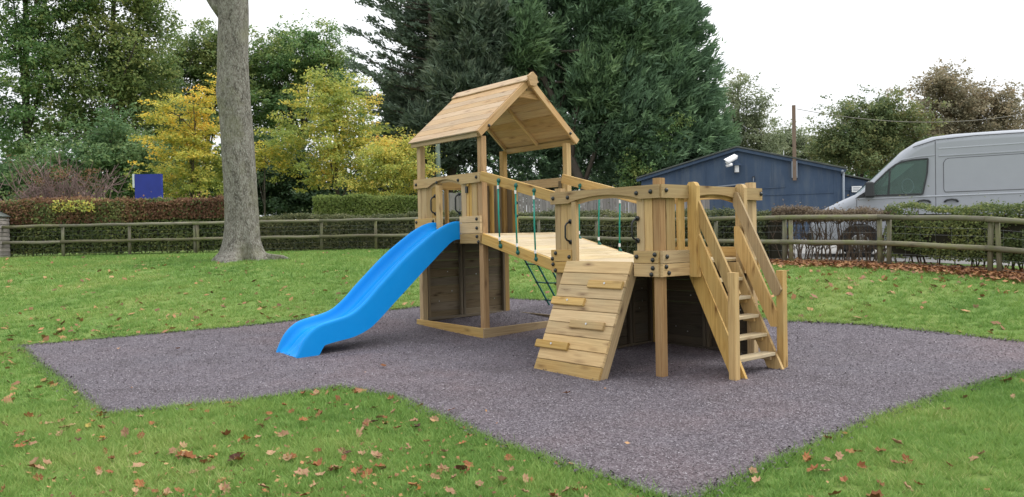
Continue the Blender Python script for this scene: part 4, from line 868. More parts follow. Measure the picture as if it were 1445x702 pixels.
conifer('huge dark green conifer with feathery sprays leaning out over the blue shed roof', 900, 43,
    [(925,60,0,62,90,3),(880,0,0,75,80,4),(955,120,-.5,58,70,2.5),(975,190,-.5,52,60,2.5),(900,170,-1,70,80,3),(1000,215,0,30,42,2),(930,235,-1,60,40,2.5),(905,-60,0,40,60,3)], 46000, 'leaf_conifer', 41, sweep=(.6, 0, .6))
conifer('upswept dark spike of a conifer against the sky right of the main crown', 968, 43.5,
    [(962,40,0,16,34,1.2),(972,12,0,9,14,.8)], 1800, 'leaf_conifer', 42, size=.32, sweep=(.7, 0, .9), rc=.45)
conifer('dense dark green conifer directly behind the tower roof', 780, 45,
    [(790,50,0,80,90,3.5),(730,120,0,70,80,3.5),(810,150,-1,75,80,3.5),(850,90,-.5,50,80,3),(770,-20,0,90,60,4),(740,200,-.5,70,60,3),(840,225,-1,60,45,2.5),(690,60,0,60,80,3)], 50000, 'leaf_conifer', 43, sweep=(.2, 0, .7))
conifer('mid green feathery conifer showing between the darker conifers above the ridge', 850, 41.5,
    [(745,60,0,30,40,1.5),(850,120,0,42,48,1.6),(880,60,0,38,40,1.6)], 12000, 'leaf_conifer_bright', 44, sweep=(.4, 0, .6))
conifer('greyish green conifer left of the tower roof with a bare lower trunk', 640, 44,
    [(665,40,-3,46,70,1.8),(655,130,-3,50,60,1.8),(615,190,-3,36,42,1.5),(640,110,0,50,60,2.5),(600,170,0,45,50,2.2),(660,190,0,50,50,2.5),(620,60,0,45,50,2.2),(580,210,0,40,40,2),(640,10,0,60,50,2.5),(570,140,0,26,30,1.5)], 42000, 'leaf_cedar', 45, sweep=(-.2, 0, .5), size=.36)
# cedar with flat layered boughs against the sky
Yc = 42; b = at(612, 300, Yc); t = thing('conifer', (b.x, Yc, G(b.x, Yc)), 'cedar with flat sparse layered boughs reaching left against the white sky', 'cedar tree', TG)
R_ = random.Random(4); RN = np.random.RandomState(4)
top = at(606, -140, Yc); limbs('trunk', (b.x, Yc, G(b.x, Yc)-.1), [], .26, 'limb', t, 4, top); tk_ = [o for o in bpy.data.objects if o.parent == t][0]
cq, tn = [], []; bm_ = MB()
for i in range(40):
    py = -120+i*8.6+R_.uniform(-6, 6); L = np.interp(py, [-120, -20, 40, 90, 130, 175, 230], [55, 110, 122, 128, 112, 78, 50])*R_.uniform(.55, 1.0)
    sgn = -1 if i % 5 else 1
    p0 = at(612, py+L*.38, Yc); p1 = at(612+sgn*L, py+R_.uniform(-6, 8), Yc+R_.uniform(-2.2, 1.5)); mid = p0.lerp(p1, .55)+V((0, 0, -.3)); pts = [p0, p0.lerp(mid, .5)+V((0, 0, -.06)), mid, mid.lerp(p1, .5)+V((0, 0, -.03)), p1]
    bm_.tube(pts, [.06, .05, .04, .026, .012], 5, False); fd = (p1-p0).normalized(); side = fd.cross(UP).normalized()
    for j in range(26):
        tt_ = R_.uniform(.28, 1.03)
        if R_.random() > .25+.6*tt_: continue
        c = p0.lerp(p1, tt_)+V((0, 0, R_.uniform(-.10, .12)-.28*math.sin(math.pi*min(tt_, 1))))+side*R_.gauss(0, .45)*(1.1-tt_*.6)
        if tt_ < .6: bm_.tube([p0.lerp(p1, tt_-.1), c], [.016, .008], 3, False)
        n = R_.randint(16, 34); L_ = R_.uniform(.25, .6)
        q = np.array(c)+np.outer(RN.uniform(-.5, .7, n)*L_*1.3, np.array(fd))+RN.normal(0, 1, (n, 3))*np.array([.15, .18, .05])
        dr = np.array(fd)+RN.normal(0, .45, (n, 3))+np.array([0, 0, .4]); dr /= np.linalg.norm(dr, axis=1, keepdims=True); e = np.cross(dr, RN.normal(size=(n, 3))); e /= np.linalg.norm(e, axis=1, keepdims=True); l_ = RN.uniform(.12, .28, n)[:, None]
        cq.append(np.stack([q-dr*l_*.5, q+e*l_*.2, q+dr*l_*.6, q-e*l_*.2], 1)); tn.append(np.clip(RN.normal(.4, .2, n), 0, 1))
bm_.build('boughs', 'limb', t)['kind'] = 'stuff'
fast_mesh('crown', np.concatenate(cq), 4, 'leaf_cedar', np.concatenate(tn), t)
# yellow-green variegated shrub in front of the conifer, and the right-hand trees
tree('pale green leafy shrub at the foot of the big conifer left of the shed', 905, 40,
     [(895,235,0,24,22,1.2),(925,205,0,26,22,1.2),(945,175,0,16,20,1),(885,258,0,20,14,1)], 4200, .14, 'leaf_mid_green', 46, name='shrub', cat='shrub', r0=.06, clump=.4, per=14)
tree('tall thin-crowned grey-green tree between the conifer and the open sky', 1048, 50,
     [(1035,130,0,20,24,1.5),(1045,165,0,30,30,2),(1060,195,0,32,28,2),(1020,200,0,30,30,2),(1075,215,0,25,20,2)], 24000, .14, 'leaf_grey_green', 47, group=TG, clump=.5, fill=.3)
tree('low olive trees behind the blue shed roof', 1120, 60,
     [(1100,212,0,42,20,3),(1150,212,0,36,18,3),(1110,195,0,24,14,2),(1060,225,0,40,16,3)], 24000, .16, 'leaf_grey_green', 48, group=TG)
tree('ragged green and gold tree left of the van roof', 1210, 50,
     [(1200,185,0,42,34,2.5),(1235,170,0,40,28,2.5),(1215,220,0,58,36,3),(1175,205,0,24,30,2),(1260,200,0,45,45,3),(1195,158,0,16,12,1),(1245,152,0,14,10,1)], 52000, .15, 'leaf_van_green', 49, group=TG, clump=.5, fill=.35)
tree('tall brownish thinning tree behind the van roof', 1340, 53,
     [(1320,140,0,50,34,3),(1370,150,0,46,30,3),(1310,185,0,50,30,3),(1400,175,0,36,26,2.5),(1345,195,0,80,26,3),(1325,118,0,28,14,2),(1415,155,0,16,14,1)], 58000, .15, 'leaf_brown_green', 50, group=TG, clump=.5, fill=.35)
tree('brown-leaved tree at the right edge of the view', 1470, 48,
     [(1475,165,0,40,34,3),(1500,190,0,60,40,3),(1455,190,0,20,22,1.5)], 12000, .15, 'leaf_brown_green', 51, group=TG)
# distant wood closing the view
for i, (lab, px, e, mt) in enumerate((('distant dark wood behind the left trees', 150, [(x, 215+18*math.sin(x), 0, 60, 75, 4) for x in range(-40, 400, 60)], 'leaf_dark_green'),
        ('distant dark wood behind the tower and conifers', 640, [(x, 190+10*math.sin(x), 0, 60, 90, 4) for x in range(440, 1000, 70)], 'leaf_dark_green'),
        ('distant wood behind the van', 1350, [(x, 245+8*math.sin(x), 0, 60, 32, 4) for x in range(1160, 1560, 60)], 'leaf_dark_green'))):
    tree(lab, px, 66, e, 18000, .36, mt, 80+i, name='wood', cat='wood', r0=.2, nl=8, clump=.9)['kind'] = 'stuff'

# ================================================================== telegraph pole, sign board, pale fence, hut
YP = 38.2; p = at(620, 300, YP); z = G(p.x, YP); t = at(619, 171, YP)
tag(MB().tube([(p.x, YP, z-.1), (p.x, YP, t.z*.5), (p.x-.02, YP, t.z)], [.125, .12, .105], 14).build('telegraph_pole', 'green_pole', smooth=True), 'tall round greenish wooden pole standing behind the tower', 'pole')
S_ = thing('sign_board', (at(207, 300, 31).x, 31, G(-14.5, 31)), 'plain blue sign board with pale left edge standing behind the hedge', 'sign')
a, b = at(187.5, 246.5, 31), at(228, 285, 31); zt_ = at(207, 246, 31).z
MB().box((a.x+.06, 31, b.z-.5), (b.x, 31.16, zt_)).build('panel', 'blue_sign_paint', S_)
MB().box((a.x-.02, 30.99, at(187, 265, 31).z), (a.x+.055, 31.17, zt_+.01)).build('edge_strip', 'sign_edge', S_)
for x in (a.x+.2, b.x-.2): MB().box((x-.05, 31.05, G(x, 31)-.1), (x+.05, 31.12, b.z-.4)).build('post', 'drain_grey', S_)
pf = thing('board_fence', (4, 31, G(4, 31)), 'grey weathered close-board fence beyond the low hedge behind the bridge', 'fence')
x0, x1 = at(626, 300, 31).x, at(1000, 300, 31).x; k = int((x1-x0)/.125)
for i in range(k):
    x = x0+(x1-x0)*(i+.5)/k; zt_ = 3.18+.02*math.sin(x*1.2) if x > -1.9 else 3.1; zg_ = G(x, 31)
    board('pale', pf, (x, 31+rnd.uniform(-.008, .008), 1.3), (x+rnd.uniform(-.006, .006), 31, 3.36+rnd.uniform(-.015, .015)), .117, .02, (1, 0, 0), 'pale_fence_wood')
for z in (1.8, 2.9): board('arris_rail', pf, (x0, 31.05, z), (x1, 31.05, z), .08, .05, UP, 'pale_fence_wood')
for i in range(5): x = x0+(x1-x0)*i/4; board('fence_post', pf, (x, 31.08, 1.1), (x, 31.08, 3.38), .1, .1, (1, 0, 0), 'pale_fence_wood')
hut = thing('wooden_hut', (-17.3, 26.0, G(-17, 26)), 'small weathered grey-brown boarded hut at the left edge of the lawn', 'hut'); zh = G(-16.5, 25.5)
MB().box((-19.0, 25.53, zh-.05), (-17.25, 27.0, zh+1.42)).build('wall', 'hut_wood', hut)
for i in range(11): z = zh+.06+.132*i; board('wall_board', hut, (-19.02, 25.51, z), (-17.225, 25.51, z), .14, .022, V((0, .16, 1)), 'hut_wood'); board('wall_board', hut, (-17.235, 25.5, z), (-17.235, 27.0, z), .14, .022, V((-.16, 0, 1)), 'hut_wood')
for sd_, xa, xb, za, zb2 in ((1, -18.12, -17.17, zh+1.93, zh+1.44), (-1, -18.12, -19.07, zh+1.93, zh+1.44)):
    MB().board((xa, 26.2, za), (xb, 26.2, zb2), 1.6, .03, (0, 1, 0)).build('roof', 'felt_roof', hut)
polyboard('gable', hut, [(0, 0), (1.6, 0), (.8, .46)], (-18.92, 25.54, zh+1.42), (1, 0, 0), UP, .03, 'hut_wood')

# ================================================================== blue shed
shed = thing('shed', (9.9, 34.5, G(10, 34.5)), 'large dark blue workshop with shallow gabled roof beyond the hedge', 'workshop building')
L0, R0_, AP = V((5.97, 36.0, 0)), V((13.85, 33.0, 0)), V((9.95, 34.48, 0)); sx = (R0_-L0).normalized(); sn_ = V((-sx.y, sx.x, 0))   # sn_ points away from the camera
def SF(s, d, z): return L0+sx*s+sn_*d+UP*z
SL = (R0_-L0).length; sa = (AP-L0).dot(sx); gz_ = G(10, 34)
mb = MB(); zz_ = [(0, gz_-.2), (SL, gz_-.2), (SL, 4.10), (sa, 5.22), (0, 4.10)]
vs = [SF(s, 0, z) for s, z in zz_]+[SF(s, 14, z) for s, z in zz_]; mb.add(vs, [(0,1,2,3,4), (9,8,7,6,5)]+[(i, 5+i, 5+(i+1) % 5, (i+1) % 5) for i in range(5)])
mb.build('wall', 'shed_blue', shed)
for (s0, z0), (s1, z1) in (((-.18, 4.10), (sa, 5.27)), ((sa, 5.27), (SL+.18, 4.12))):
    d = (SF(s1, 0, z1)-SF(s0, 0, z0)); nm = 'roof'
    MB().board(SF(s0, 7, z0+.05), SF(s1, 7, z1+.05), 14.5, .06, sn_).build('roof', 'felt_roof', shed)
    board('bargeboard', shed, SF(s0, -.16, z0-.05), SF(s1, -.16, z1-.05), .13, .035, UP, 'shed_trim') if False else MB().board(SF(s0, -.17, z0-.06), SF(s1, -.17, z1-.06), .13, .035, UP).build('bargeboard', 'shed_blue', shed)
def strip(name, s0, z0, s1, z1, w_, t, mat, d=-.0): return MB().board(SF(s0, d-t/2, z0), SF(s1, d-t/2, z1), w_, t, UP if abs(z1-z0) < abs(s1-s0) else sx).build(name, mat, shed)
for s in (1.8, 2.9, 5.7): strip('cover_strip', s, 3.45, s, 4.4 if s < 2 else 4.55, .05, .02, 'shed_blue')
strip('cover_strip', 2.0, 3.42, 6.2, 3.50, .06, .03, 'shed_blue'); strip('cover_strip', 4.9, 3.18, SL-.3, 3.18, .05, .025, 'shed_blue')
strip('cover_strip', 6.9, 2.0, 6.9, 3.16, .05, .02, 'shed_blue'); strip('cover_strip', SL-.25, 1.4, SL-.25, 4.0, .07, .02, 'shed_blue'); strip('cover_strip', 3.6, 1.4, 3.6, 3.4, .05, .02, 'shed_blue')
MB().tube([SF(1.55, -.05, 3.36), SF(1.75, -.06, 3.5), SF(4.9, -.06, 3.72), SF(4.92, -.06, 3.95)], .035, 8).build('conduit', 'drain_grey', shed, smooth=True)
strip('door_lintel', 1.6, 3.30, 4.85, 3.50, .09, .06, 'shed_blue')
strip('vent_stub', 4.92, 3.9, 4.92, 4.0, .1, .08, 'dark_trim')
MB().tube([SF(SL+.08, -.1, 4.02), SF(SL+.08, -.1, 1.3)], .045, 10).build('downpipe', 'drain_grey', shed, smooth=True)
MB().tube([SF(SL+.05, -.25, 4.05), SF(SL+.05, 14, 4.05)], .06, 8).build('gutter', 'drain_grey', shed, smooth=True)
# lantern under a small blue hood, and the camera beside it
la = thing('wall_lantern', SF(sa+.15, -.2, 4.3), 'white wall lantern under a pointed blue hood on the shed gable', 'lamp'); c = at(1040, 240, 34.2); q = V((c.x, 0, 0))
cs0 = (at(1040, 240, 34.45)-L0).dot(sx)
MB().tube([SF(cs0, -.22, at(1040, 227, 34.3).z), SF(cs0, -.22, at(1040, 234, 34.3).z)], [.02, .3], 4).build('hood', 'shed_blue', la)
MB().box(V(SF(cs0, -.22, at(1040, 243.5, 34.3).z))-V((.08, .08, 0)), V(SF(cs0, -.22, at(1040, 234, 34.3).z))+V((.08, .08, 0))).build('lamp_glass', 'white_plastic', la)
MB().box(V(SF(cs0, -.22, at(1040, 244.5, 34.3).z))-V((.1, .1, 0)), V(SF(cs0, -.22, at(1040, 243.5, 34.3).z))+V((.1, .1, 0))).build('lamp_base', 'dark_trim', la)
MB().tube([SF(cs0, -.2, 4.32), SF(cs0, .0, 4.32)], .03, 6).build('bracket', 'dark_trim', la)
cc_ = thing('security_camera', at(1031, 230, 33.9), 'white bullet security camera pointing down left under the shed roof peak', 'security camera')
c0, c1 = at(1025.5, 229.5, 33.6), at(1039, 222.5, 34.1)
MB().tube([c0, c0.lerp(c1, .05), c0.lerp(c1, .95), c1], [.065, .085, .085, .06], 12).build('camera_body', 'white_plastic', cc_, smooth=True)
MB().board(c0+UP*.10-(c1-c0)*.1, c1+UP*.10, .2, .02, (1, .3, 0)).build('sun_shield', 'white_plastic', cc_)
c2 = at(1029, 234, 33.75); MB().tube([c2-V((.13, .02, .02)), c2+V((.12, 0, .05))], [.06, .07], 10).build('infrared_lamp', 'white_plastic', cc_, smooth=True)
MB().tube([c0.lerp(c1, .7), c0.lerp(c1, .8)+V((0, .3, -.1))], .03, 6).build('bracket', 'drain_grey', cc_)
# mast with cable, small aerial
mp_ = thing('mast', SF((at(1121.5, 240, 33.9)-L0).dot(sx), -.1, 3.7), 'square brown wooden mast fixed to the right slope of the blue shed gable', 'pole')
ms = (at(1121.5, 240, 33.9)-L0).dot(sx)
board('mast_post', mp_, SF(ms, -.16, 3.75), SF(ms, -.16, at(1121, 151, 33.9).z), .15, .13, sx, 'pole_wood')
MB().board(SF(ms, -.12, at(1121, 252, 33.9).z), SF(ms, -.12, at(1121, 229, 33.9).z), .24, .2, sx).build('mast_box', 'drain_grey', mp_)
ca, cb = at(1124, 154, 33.9), at(1460, 158, 40); pts = [ca.lerp(cb, i/14)-UP*(1.15*4*(i/14)*(1-i/14)*.48) for i in range(15)]
tag(MB().tube(pts, .014, 5, False).build('overhead_cable', 'cable_black', smooth=True), 'thin overhead cable running right from the mast towards the trees', 'cable')
a0 = at(1106, 226, 34); ae = thing('aerial', a0, 'tiny white aerial on the right roof slope of the blue shed', 'aerial')
MB().tube([a0-UP*.1, a0+UP*.4], .015, 6).build('rod', 'white_plastic', ae); MB().tube([a0-UP*.05, a0+UP*.05], .07, 8).build('foot', 'white_plastic', ae)
# lean-to on the right
lt = thing('lean_to', (14.7, 34.5, G(14.7, 34)), 'lower blue lean-to extension on the right of the blue workshop', 'shed')
def LT(x, y, z): return V((x, y, z))
mb = MB(); xa, ya, xb, yb = 14.02, 33.55, 15.75, 33.6
vs = [(xa, ya, 1.1), (xb, yb, 1.1), (xb, yb, 3.56), (xa, ya, 3.92), (xa, ya+8, 1.1), (xb, yb+8, 1.1), (xb, yb+8, 3.56), (xa, ya+8, 3.92)]
mb.add(vs, [(0,1,2,3), (7,6,5,4), (0,4,5,1), (1,5,6,2), (2,6,7,3), (3,7,4,0)]); mb.build('wall', 'shed_blue', lt)
MB().board((xa-.0, ya+3.8, 3.98), (xb+.12, yb+3.8, 3.59), 8, .05, (0, 1, 0)).build('roof', 'felt_roof', lt)
MB().board((xa, ya-.03, 3.3), (14.95, ya-.03, 3.3), .04, .03, UP).build('cover_strip', 'shed_blue', lt); MB().board((14.45, ya-.03, 1.3), (14.45, ya-.03, 3.3), .04, .03, (1, 0, 0)).build('cover_strip', 'shed_blue', lt)
sg = at(1210, 267, 33.4); hw = 33.4/FPX*7; hh_ = 33.4/FPX*4.2
sgn_ = thing('notice', sg, 'small white notice board on the blue lean-to above the van bonnet', 'sign')
MB().box((sg.x-hw, 33.46, sg.z-hh_), (sg.x+hw, 33.50, sg.z+hh_)).build('plate', 'white_plastic', sgn_)
for i in range(3):
    z = sg.z+hh_*(.5-.5*i); MB().box((sg.x-hw*.75, 33.452, z-.012), (sg.x+hw*(.7-.25*(i % 2)), 33.46, z+.012)).build('text_line', 'drain_grey', sgn_)

# ================================================================== van
VX = V((7.45, 19.6, 0)); vy = math.radians(-20); VD = V((math.cos(vy), math.sin(vy), 0)); VN = V((-math.sin(vy), math.cos(vy), 0)); VG = G(8.6, 18.9)+.02
def VP(x, y, z): return VX+VD*x+VN*y+UP*(VG+z)        # x back from the nose, y away from the camera side, z up
van = thing('van', VP(3, 1, 0), 'silver grey high-roofed panel van parked facing left behind the right hedge', 'van', rz=vy)
OUT = [(.10,.30),(.0,.42),(-.03,.62),(.0,.80),(.06,.95),(.16,1.08),(.38,1.24),(.75,1.42),(1.10,1.575),(1.45,1.93),(1.80,2.27),(2.12,2.58),(2.40,2.76),(2.75,2.87),(3.2,2.91),(4.2,2.93),(5.2,2.93),(6.0,2.88),(6.08,2.75),(6.13,1.5),(6.12,.5),(6.05,.32)]
HWV = .98
def inset(P_, d):
    n = len(P_); out = []
    for i in range(n):
        a, b, c = V(P_[i-1]), V(P_[i]), V(P_[(i+1) % n]); t1 = (b-a).normalized(); t2 = (c-b).normalized(); n1 = V((-t1.y, t1.x)); n2 = V((-t2.y, t2.x)); m_ = (n1+n2); m_ = m_.normalized() if m_.length > 1e-6 else n1
        out.append(b-m_*d*-1*(-1) if False else b+m_*(-d)*-1)
    return out
area = sum(OUT[i-1][0]*OUT[i][1]-OUT[i][0]*OUT[i-1][1] for i in range(len(OUT)))
sg_ = 1 if area > 0 else -1
def ring(d): return [V(p) for p in inset(OUT, d*sg_)] if d else [V(p) for p in OUT]
mb = MB(); n = len(OUT); sl_y = [(0, .20), (.02, .12), (.07, .055), (.15, .015), (.28, 0), (HWV*2-.28, 0), (HWV*2-.15, .015), (HWV*2-.07, .055), (HWV*2-.02, .12), (HWV*2, .20)]
vs = []; 
for y, d in sl_y: vs += [VP(p.x, y, p.y) for p in ring(d)]
fs = [tuple(range(n))]+[((k+1)*n+i, (k+1)*n+(i+1) % n, k*n+(i+1) % n, k*n+i) for k in range(len(sl_y)-1) for i in range(n)]+[tuple(range((len(sl_y)-1)*n, len(sl_y)*n))[::-1]]
mb.add(vs, fs); body = mb.build('body', 'silver_paint', van, smooth=False)
for p_ in body.data.polygons: p_.use_smooth = len(p_.vertices) == 4
def vpoly(name, pts, y, t, mat, par=van):
    """flat piece on the van's near side, t thick, its outer face at y"""
    n = len(pts); vs = [VP(a, y, b) for a, b in pts]+[VP(a, y+t, b) for a, b in pts]
    m2 = MB(); m2.add(vs, [tuple(range(n)), tuple(range(n, 2*n))[::-1]]+[(i, n+i, n+(i+1) % n, (i+1) % n) for i in range(n)]); return m2.build(name, mat, par)
GL = [(1.22,1.50),(1.30,1.62),(1.50,1.84),(1.72,2.06),(1.92,2.22),(2.05,2.28),(2.30,2.32),(2.62,2.335),(2.60,2.0),(2.50,1.50)]
cab = vpoly('cab_interior', [(p[0]*1.0, p[1]) for p in GL], -.006, .004, 'dark_trim')
vpoly('windscreen_glow', [(1.95,2.22),(2.35,2.24),(1.75,1.74),(1.60,1.70)], -.010, .003, 'windscreen_daylight', cab)  # pale patch painted on for daylight showing through the windscreen
vpoly('dashboard', [(1.35,1.53),(2.47,1.53),(2.45,1.66),(2.2,1.74),(1.9,1.70),(1.6,1.62)], -.011, .003, 'seam', cab)
m2 = MB(); cxs = VP(2.18, -.013, 1.70); m2.tube([cxs+VD*.17*math.cos(a)*.75+UP*.17*math.sin(a) for a in [i*math.pi/9 for i in range(19)]], .012, 6, False); m2.build('steering_wheel', 'drain_grey', cab)
vpoly('side_window', GL, -.030, .010, 'glass')
for a, b in zip(GL[:-1], GL[1:]): MB().board(VP(a[0], -.028, a[1]), VP(b[0], -.028, b[1]), .035, .02, UP if abs(a[0]-b[0]) > abs(a[1]-b[1]) else VD).build('window_seal', 'dark_trim', van)
MB().board(VP(1.22, -.028, 1.50), VP(2.5, -.028, 1.50), .035, .02, UP).build('window_seal', 'dark_trim', van)
MB().board(VP(1.76, -.032, 1.5), VP(1.80, -.032, 2.1), .035, .02, VD).build('window_divider', 'dark_trim', van)
vpoly('mirror_base', [(1.02,1.44),(1.30,1.48),(1.32,1.64),(1.12,1.52)], -.02, .02, 'dark_trim')
m2 = MB(); m2.box((-.11, -.09, -.19), (.11, .09, .19)); m2.v = [tuple(VP(1.34, -.17, 1.64)+VD*v[0]*(1 if v[2] < 0 else .8)+VN*v[1]+UP*v[2]) for v in m2.v]; mr = m2.build('wing_mirror', 'dark_trim', van)
mdm = mr.modifiers.new('round', 'BEVEL'); mdm.width = .04; mdm.segments = 3
MB().tube([VP(1.30, -.02, 1.5), VP(1.34, -.14, 1.52)], .03, 8).build('mirror_arm', 'dark_trim', van)
def seam(pts, w_=.014): 
    m3 = MB()
    for a, b in zip(pts[:-1], pts[1:]): m3.board(VP(a[0], -.001, a[1]), VP(b[0], -.001, b[1]), w_, .006, UP if abs(a[0]-b[0]) > abs(a[1]-b[1]) else VD)
    return m3.build('panel_seam', 'seam', van)
seam([(2.78,.4),(2.78,2.77)]); seam([(1.05,.5),(1.06,1.42)])
def ridge(pts, w_, t, mat='silver_trim'):
    m3 = MB()
    for a, b in zip(pts[:-1], pts[1:]): m3.board(VP(a[0], -.002, a[1]), VP(b[0], -.002, b[1]), w_, t, UP if abs(a[0]-b[0]) > abs(a[1]-b[1]) else VD, ch=.01)
    return m3.build('body_line', mat, van)
ridge([(1.1,1.425),(6.0,1.47)], .035, .03); ridge([(2.85,2.385),(6.0,2.43)], .035, .02, 'silver_paint'); ridge([(2.85,2.56),(6.0,2.62)], .025, .014); ridge([(1.75,2.12),(2.05,2.33),(2.4,2.39),(2.76,2.41)], .03, .02, 'silver_paint')
# recessed cargo panel outline with a raised field
rr_ = [(2.98,1.53),(2.95,1.59),(2.95,2.22),(2.99,2.29),(3.05,2.32),(5.75,2.37),(5.83,2.32),(5.83,1.60),(5.78,1.54)]
vpoly('cargo_panel', rr_, -.008, .006, 'silver_paint')
m3 = MB()
for a, b in zip(rr_, rr_[1:]+rr_[:1]): m3.board(VP(a[0], -.006, a[1]), VP(b[0], -.006, b[1]), .014, .008, UP if abs(a[0]-b[0]) > abs(a[1]-b[1]) else VD)
m3.build('panel_seam', 'seam', van)
seam([(2.3,2.62),(2.8,2.77),(3.6,2.82),(4.6,2.83),(6.0,2.83)], .022)
for x in (2.52, 3.1):
    m3 = MB(); m3.tube([VP(x-.14, -.01, 1.30), VP(x-.1, -.05, 1.335), VP(x, -.065, 1.35), VP(x+.1, -.05, 1.335), VP(x+.14, -.01, 1.30)], .024, 8); m3.build('door_handle', 'dark_trim', van, smooth=True)
# windscreen, bonnet line, lamps, bumper, wheels
def wsc(s, y): a, b = V((1.14, 1.62)), V((2.06, 2.51)); p = a.lerp(b, s); return VP(p.x-.012, y, p.y+.012)
m3 = MB(); m3.add([wsc(0, .16), wsc(0, 1.80), wsc(1, 1.66), wsc(1, .30)], [(0, 1, 2, 3)]); m3.build('windscreen', 'glass', van)
for y0 in (.08, 1.62): m3 = MB(); m3.box((-.06, -.13, -.18), (.16, .13, .18)); m3.v = [tuple(VP(.10+v[0]+(.12 if v[2] > 0 else 0), y0+.13+v[1], .92+v[2])) for v in m3.v]; m3.build('headlight', 'white_plastic', van)
m3 = MB(); m3.box((-.08, .05, .30), (.35, 1.91, .62)); m3.v = [tuple(VP(*v)) for v in m3.v]; m3.build('bumper', 'dark_trim', van)
for x in (1.12, 4.85):
    for y in (-.012, 1.74):
        m3 = MB(); c = VP(x, y, .36); m3.tube([c-VN*.0, c+VN*.02, c+VN*.2, c+VN*.22], [.32, .37, .37, .33], 28); wl = m3.build('wheel', 'rubber', van, smooth=True)
        MB().tube([c-VN*.012, c+VN*.02], [.20, .23], 20).build('rim', 'steel', wl)
    arch = [(x+.47*math.cos(a), .36+.47*math.sin(a)) for a in [i*math.pi/14 for i in range(15)]]; vpoly('wheel_arch', arch+[(x-.47, .2), (x+.47, .2)], -.010, .008, 'dark_trim')
    
# ================================================================== fallen leaves
def leaf_mesh(seed, size=1):
    R = random.Random(seed); n = R.choice([6, 7, 8]); vs = [(0, 0, 0)]; curl = R.uniform(.1, .5); L = 1; W = R.uniform(.5, .8); fold = R.uniform(.1, .8)
    for i in range(n*2):
        a = math.pi*i/n; r = 1 if i % 2 == 0 else R.uniform(.6, .85); x, y = math.cos(a)*r*.5, math.sin(a)*r*.5*W
        vs.append((x, y, curl*(x*x*1.3+y*y*2.2)+fold*abs(y)+R.uniform(-.05, .09)))
    k = n*2; vs.append((.5, 0, curl*.33)); vs += [(.5, .015, curl*.3), (.8, .03, curl*.5), (.8, .0, curl*.5)]
    me = bpy.data.meshes.new('fallen_leaf'); me.from_pydata(vs, [], [(0, 1+i, 1+(i+1) % k) for i in range(k)]+[(k+1, k+2, k+3, k+4)]); me['flat'] = int(fold < .42); return me
for nm, c1, c2 in (('leaf_tan', (.27, .15, .085), (.42, .255, .15)), ('leaf_rust', (.18, .07, .028), (.32, .13, .05)), ('leaf_dark', (.07, .03, .02), (.14, .055, .033)), ('leaf_orange', (.40, .14, .03), (.42, .2, .05)), ('leaf_gold', (.36, .27, .06), (.4, .28, .1))):
    m = NT(nm); p = m.n('ShaderNodeTexCoord').outputs['Object']; oi = m.n('ShaderNodeObjectInfo').outputs['Random']
    c = m.mix(oi, c1, c2); c = m.mix(m.ramp(noise(m, p, 5, 4), [(.5, (0, 0, 0)), (.8, (.5, .5, .5))]), c, tuple(v*.5 for v in c1)); m.col(c); m.rough(.75)
LM = [(leaf_mesh(i), k) for i, k in enumerate(['leaf_tan']*6+['leaf_rust']*6+['leaf_dark']*2+['leaf_orange']+['leaf_gold'])]
for me, k in LM: me.materials.append(MATS[k])
lab = {'leaf_tan': 'dry pinkish tan fallen leaf lying curled on the grass', 'leaf_rust': 'rusty brown fallen leaf lying curled on the grass', 'leaf_dark': 'dark brown shrivelled fallen leaf on the grass', 'leaf_orange': 'bright orange fallen leaf on the grass', 'leaf_gold': 'yellow fallen leaf on the grass'}
def leaf_label(k, s, x, y, flat):
    c = {'leaf_tan': 'dry tan', 'leaf_rust': 'rusty brown', 'leaf_dark': 'dark shrivelled', 'leaf_orange': 'bright orange', 'leaf_gold': 'yellow'}[k]
    z = 'small' if s < .078 else 'mid-sized' if s < .10 else 'large'
    dm = min(math.hypot(x-q[0], y-q[1]) for q in EDGE[::3])
    if dm < .22: w_ = 'at the mulch edge ' + ('left of the slide foot' if x < -2.2 else 'below the slide foot' if x < -.9 else 'left of the mulch tip' if x < 1 else 'right of the mulch tip')
    else:
        w_ = 'on the grass ' + ('at the far left' if x < -3.6 else 'left of centre' if x < -2.2 else 'below the slide' if x < -1.1 else 'left of the mulch tip' if x < 1 else 'right of the mulch tip' if x < 3 else 'at the far right')
        w_ += ', nearest the viewer' if y < 5.4 else ', middle distance' if y < 6.6 else ', farther back'
    return f'{z} {"flat" if flat else "curled"} {c} leaf {w_}'
R_ = random.Random(21); cnt = 0; spots = []
def leafy(x, y):
    if x < 1.1: return .05+1.0*math.exp(-((x+1.3)/1.5)**2)*(y < 8.4)*(.18+.82*(math.sin(x*4.1+y*2.3)*math.sin(y*3.2-x*1.7) > .05))+.12*(y < 6.2)+1.0*math.exp(-((x+3.9)**2+(y-7.1)**2)/.5)
    return .06+.3*math.exp(-((x-2.3)**2+(y-5.3)**2)/.8)
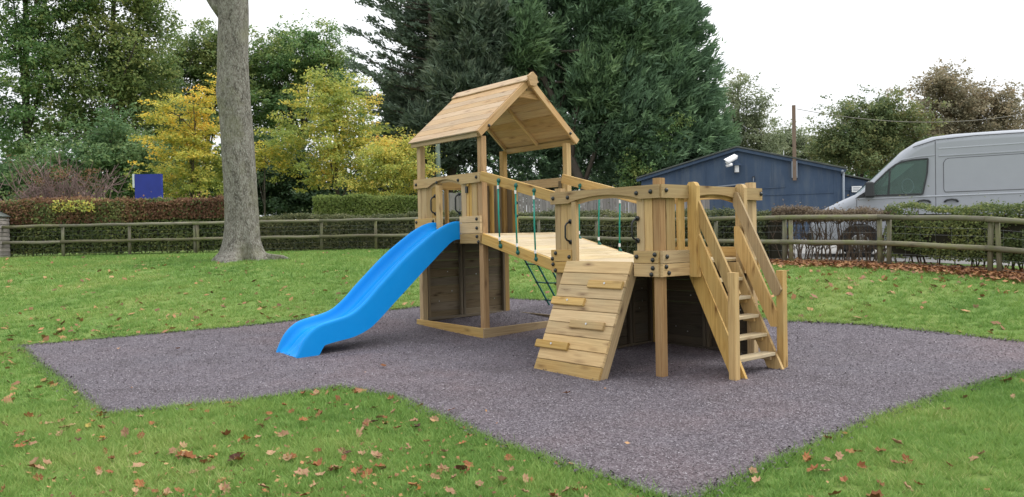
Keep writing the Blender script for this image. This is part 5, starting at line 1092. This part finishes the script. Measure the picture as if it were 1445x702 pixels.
while cnt < 290:
    y = 4.5+4.3*R_.random()**1.1; x = R_.uniform(-.7, .7)*y
    if bool(inside(np.array([x]), np.array([y]))[0]) or R_.random() > leafy(x, y): continue
    spots.append((x, y)); cnt += 1
for i, (x, y) in enumerate(spots):
    me, k = LM[R_.randrange(len(LM)) if R_.random() < .3 else R_.randrange(12)]
    o = bpy.data.objects.new('fallen_leaf', me); COL.objects.link(o); s = R_.uniform(.055, .12)
    o.location = (x, y, G(x, y)+.026+R_.uniform(0, .012)); o.rotation_euler = (R_.gauss(0, .35), R_.gauss(0, .35), R_.uniform(0, 6.28)); o.scale = (s, s, s)
    tag(o, leaf_label(k, s, x, y, me.get('flat', 0)), 'fallen leaf', 'fallen leaves on the foreground grass')
for (px, py), k, lb in (((168, 496), 5, 'lone dark red leaf on the mulch, farther of two left of the slide foot'), ((251, 496), 9, 'dark leaf on the mulch just left of the slide foot'), ((541, 521), 6, 'small rusty leaf on the mulch left of the ramp'), ((637, 584), 10, 'dark leaf lying on the mulch near the grass tip'), ((800, 560), 9, 'small dark leaf on the mulch in front of the ramp')):
    d = at(px, py, 1)-V((0, 0, CAMH)); t_ = 3
    while CAMH+d.z*t_ > G(d.x*t_, t_): t_ += .02
    me, kk = LM[k]; o = bpy.data.objects.new('fallen_leaf', me); COL.objects.link(o); o.location = (d.x*t_, t_, G(d.x*t_, t_)+.035); o.scale = (.085,)*3; o.rotation_euler = (.3, .2, k); tag(o, lb, 'fallen leaf')
def lawn_spot():
    while True:
        y = 8+18*rnd.random()**1.3; x = rnd.uniform(-.72, .72)*y
        if y > np.interp(x, FX, FY)-.3 or bool(inside(np.array([x]), np.array([y]))[0]): continue
        q = .35+1.0*math.exp(-((x+7)**2+(y-12)**2)/4)+.6*math.exp(-((x+4.5)**2+(y-14)**2)/5)+.6*(x > 3)*(y > 13)
        if rnd.random() < q: return (x, y, .4)
litter(1100, lawn_spot, .12, 'scattered_leaves', 'small brown leaves scattered thinly over the lawn farther back')
litter(900, lambda: (rnd.gauss(-1.6, 1.4), 4.6+abs(rnd.gauss(0, 1.7)), .5) , .035, 'leaf_fragments', 'tiny brown leaf fragments in the foreground grass')
